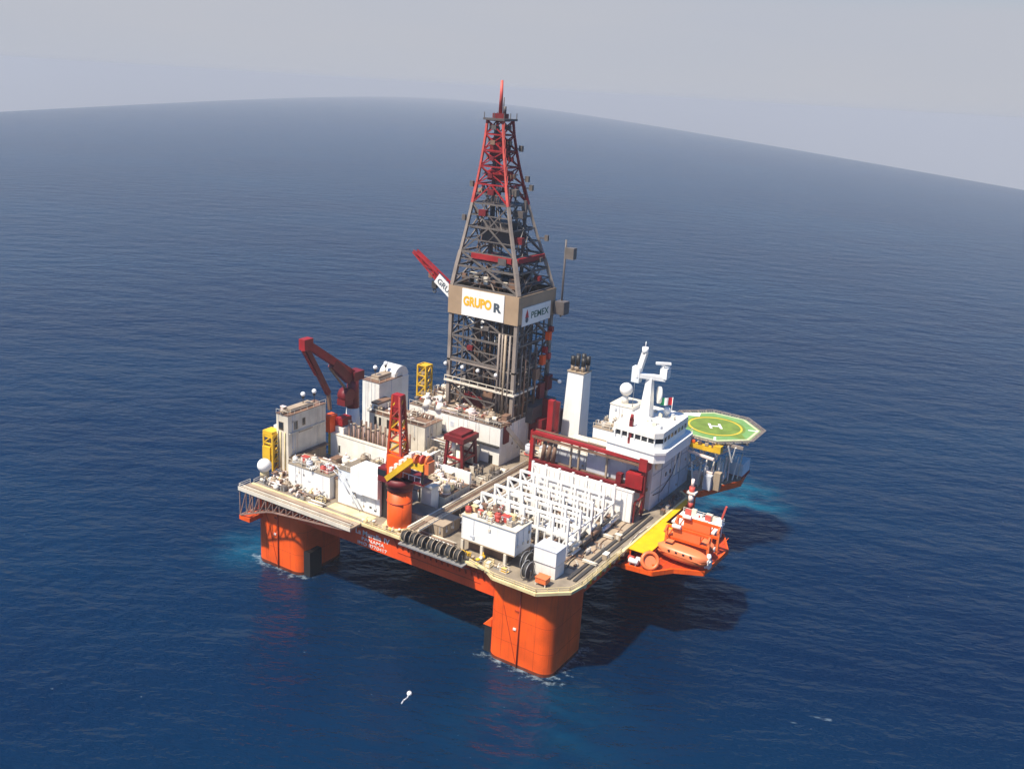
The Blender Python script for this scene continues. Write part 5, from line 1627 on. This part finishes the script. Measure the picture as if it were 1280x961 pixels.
scatter('between pipe walkway and white rack', -33, -28.6, 12, 45, D + .01, 34, ALLK + ['pipe_stack'], ['tan', 'cream', 'rust', 'letter_white', 'steel', 'derrick_grey'], .8, 1.4, 2.0)
scatter('on the big white container roof', -24, -11.8, 3.6, 8.8, 29.25, 22, ['equipment_locker', 'valve_rack', 'cargo_basket', 'storage_tank', 'pump_skid'], ['white', 'white_clean', 'cream', 'red_pale', 'tan', 'rust', 'yellow_pale'], .6, 1.0, 1.25)
scatter('beneath the big white container', -25, -11, .2, 2.4, D + .01, 9, ALLK, ['yellow_pale', 'cream', 'white', 'tan', 'yellow'], .7, 1.0, 1.6)
scatter('between the two front white containers', -10.6, -8.2, 7, 12.5, D + .01, 5, ALLK, ['tan', 'rust', 'steel', 'cream'], .8, 1.2, 1.7)
scatter('at the orange crane pedestal foot', -50, -38.6, .4, 1.4, D + .01, 6, ['pump_skid', 'valve_rack', 'equipment_locker', 'ventilator'], ['yellow', 'yellow_pale', 'cream'], .6, .9, 1.7)
scatter('on the tan pump house roof', -38, -30.5, 51, 65, 24.8, 14, ALLK, ['tan', 'cream', 'white', 'grey_house', 'red_pale'], .9, 1.5, 2.3)
scatter('on the deck house roof beside bridge', -18.2, -13, 51.2, 55.4, 37.2, 7, ALLK, ['cream', 'white', 'tan'], .8, 1.2, 1.8)
scatter('behind the radio house on accommodation roof', -17.6, -8, 65.8, 71, 34.1, 12, ALLK, ['cream', 'white', 'tan', 'white'], .9, 1.4, 2.0)
scatter('in front of the white rack', -26, -7, 11.2, 13.4, D + .01, 9, ALLK, ['white', 'cream', 'tan', 'white'], .8, 1.2, 1.8)
scatter('on the right deck strip beside the rails', -4, 2.6, 9, 30, D + .02, 9, ['valve_rack', 'equipment_locker', 'pump_skid', 'pipe_stack', 'cargo_basket'], ['tan', 'cream', 'white', 'rust'], .6, .9, 2.4)
scatter('in the alley beside the lifeboats', .2, 2.8, 46, 60, D + .01, 6, ['valve_rack', 'equipment_locker', 'pump_skid', 'ventilator'], ['rust', 'derrick_grey', 'cream'], .7, 1.0, 1.8)
scatter('on the cream control house roof', -86, -83, 10.6, 12, 35.6, 2, ALLK, ['tan', 'letter_white'], .7, .9, 1.4)

for k, (y0_, y1_, x_, m_) in enumerate(((8, 24, -3.2, 'black'), (20, 40, -2.0, 'rust'), (12, 42, 2.7, 'cream'))):
    hs = thing('deck_hose', '%s hose lying along the right deck strip' % ('black', 'brown', 'cream')[k], 'hose', (x_, y0_, D))
    MB().path([(x_ + .35 * math.sin(i * 1.3 + k), y0_ + (y1_ - y0_) * i / 9, D + .13) for i in range(10)], .11, 6).build('hose', m_, hs)
    MB().cyl((x_ + .35 * math.sin(k), y0_ - .5, D + .13), (x_ + .35 * math.sin(k), y0_, D + .13), .18, n=8).build('coupling', 'steel', hs)

# alike pieces of equipment in one place are told apart by their order from the left in view
by = {}
for o in EQ:
    by.setdefault(o['label'], []).append(o)
for lab, os_ in by.items():
    if len(os_) > 1:
        os_.sort(key=lambda o: (o.location - CAM).dot(rg2) / (o.location - CAM).dot(fwd))
        for i, o in enumerate(os_):
            o['label'] = lab + ', ' + ORD[i] + ' from left'

def pipe_run(label, a, b, n, off, cols, r=.14):
    t = thing('pipe_run', label, 'pipes', a)
    a, b, off = Vector(a), Vector(b), Vector(off)
    for i in range(n):
        rr = r * random.uniform(.7, 1.4)
        e0, e1 = random.uniform(0, .08), random.uniform(.9, 1)
        p, q = a.lerp(b, e0) + off * i, a.lerp(b, e1) + off * i
        MB().cyl(p, q, rr, n=8).build('pipe', cols[i % len(cols)], t)
    m_ = max(2, int((b - a).length / 3))
    for i in range(m_):
        p = a.lerp(b, (i + .5) / m_)
        MB().bar(p - off * .6 - Vector((0, 0, .2)), p + off * (n - .4) - Vector((0, 0, .2)), .14).build('hanger', 'steel', t)


CT = ('cream', 'tan', 'rust', 'white', 'steel')
pipe_run('pipes along the foot of the white drill floor wall', (-74, 43.2, 25.6), (-55, 43.2, 25.6), 4, (0, -.5, 0), CT)
pipe_run('pipes on the drill floor edge before the derrick', (-72, 48.0, 31.8), (-45, 48.0, 31.8), 3, (0, .5, .1), CT)
pipe_run('pipes across the alley left of the red frame', (-62, 28.4, 22.4), (-47.5, 28.4, 22.4), 4, (0, .55, 0), CT, .18)
pipe_run('pipes along the long cream mud house roof edge', (-80.6, 39.4, 29.9), (-62.4, 39.4, 29.9), 3, (0, .45, 0), ('rust', 'tan', 'cream'))
pipe_run('pipes above the low white stores house', (-76.6, 9.0, 27.2), (-64, 9.0, 27.2), 3, (0, .4, .1), CT)
pipe_run('pipes along the left foredeck by the white houses', (-80, 4.0, D + .5), (-62, 4.0, D + .5), 3, (0, -.35, 0), CT, .12)
pipe_run('pipes beside the tan tank house behind the hose reels', (-38, 4.6, D + .4), (-26, 4.6, D + .4), 4, (0, -.45, 0), CT)
pipe_run('pipes running aft right of the white rack', (-5.0, 12, D + .5), (-5.0, 37, D + .5), 3, (.4, 0, 0), CT)
pipe_run('pipes running aft left of the white rack', (-31.4, 10, D + 2.2), (-31.4, 45, D + 2.2), 4, (.5, 0, 0), CT, .18)
pipe_run('pipes on the tan pump house roof behind the gantry', (-38, 52, 25.4), (-20.5, 52, 25.4), 4, (0, .55, 0), ('cream', 'white', 'tan'), .2)
pipe_run('pipes along the top of the big white container', (-24.4, 8.6, 29.8), (-11.4, 8.6, 29.8), 3, (0, -.45, 0), ('white', 'cream', 'rust'))
pipe_run('pipes under the bridge front above the gantry', (-17.5, 47.4, 31.5), (-3.5, 47.4, 31.5), 3, (0, 0, .5), ('white', 'grey_house', 'cream'))

# ------------------------------------------------------------------ small float drifting off the bow
bf = thing('float_buoy', 'tiny white float drifting on dark water in front of the rig', 'buoy', (-19.6, -20.2, 0))
MB().ball((-19.6, -20.2, .25), .52, 12, 8).build('ball', 'white_clean', bf)
MB().path([(-19.5, -20.6, .12), (-19.2, -21.4, .1), (-19.3, -22.4, .1), (-19.0, -23.4, .1)], .14).build('tether', 'grey_house', bf)
MB().cyl((-19.6, -20.2, .6), (-19.6, -20.2, 1.0), .08, n=6).build('lifting_eye', 'steel', bf)

# ------------------------------------------------------------------ haze
hz = MB()
c4 = [(-2200, -6000), (-2200, 6000), (14700, 6000), (14700, -6000)]
pts = [(-42 + f * ca + l * sa, 40 + f * sa - l * ca) for f, l in c4]
hz.prism(pts, sea_low - 1.5, 126.0)
hm_ = bpy.data.materials.new('haze_air')
hm_.use_nodes = True
hn = hm_.node_tree
hn.nodes.clear()
ho = hn.nodes.new('ShaderNodeOutputMaterial')
hv = hn.nodes.new('ShaderNodeVolumePrincipled')
hv.inputs['Color'].default_value = (0.592, 0.616, 0.656, 1)
hv.inputs['Density'].default_value = 0.00015
hv.inputs['Anisotropy'].default_value = 0.0
hn.links.new(hv.outputs[0], ho.inputs['Volume'])
MATS['haze_air'] = hm_
haze = hz.build('haze', 'haze_air')
haze['kind'] = 'stuff'
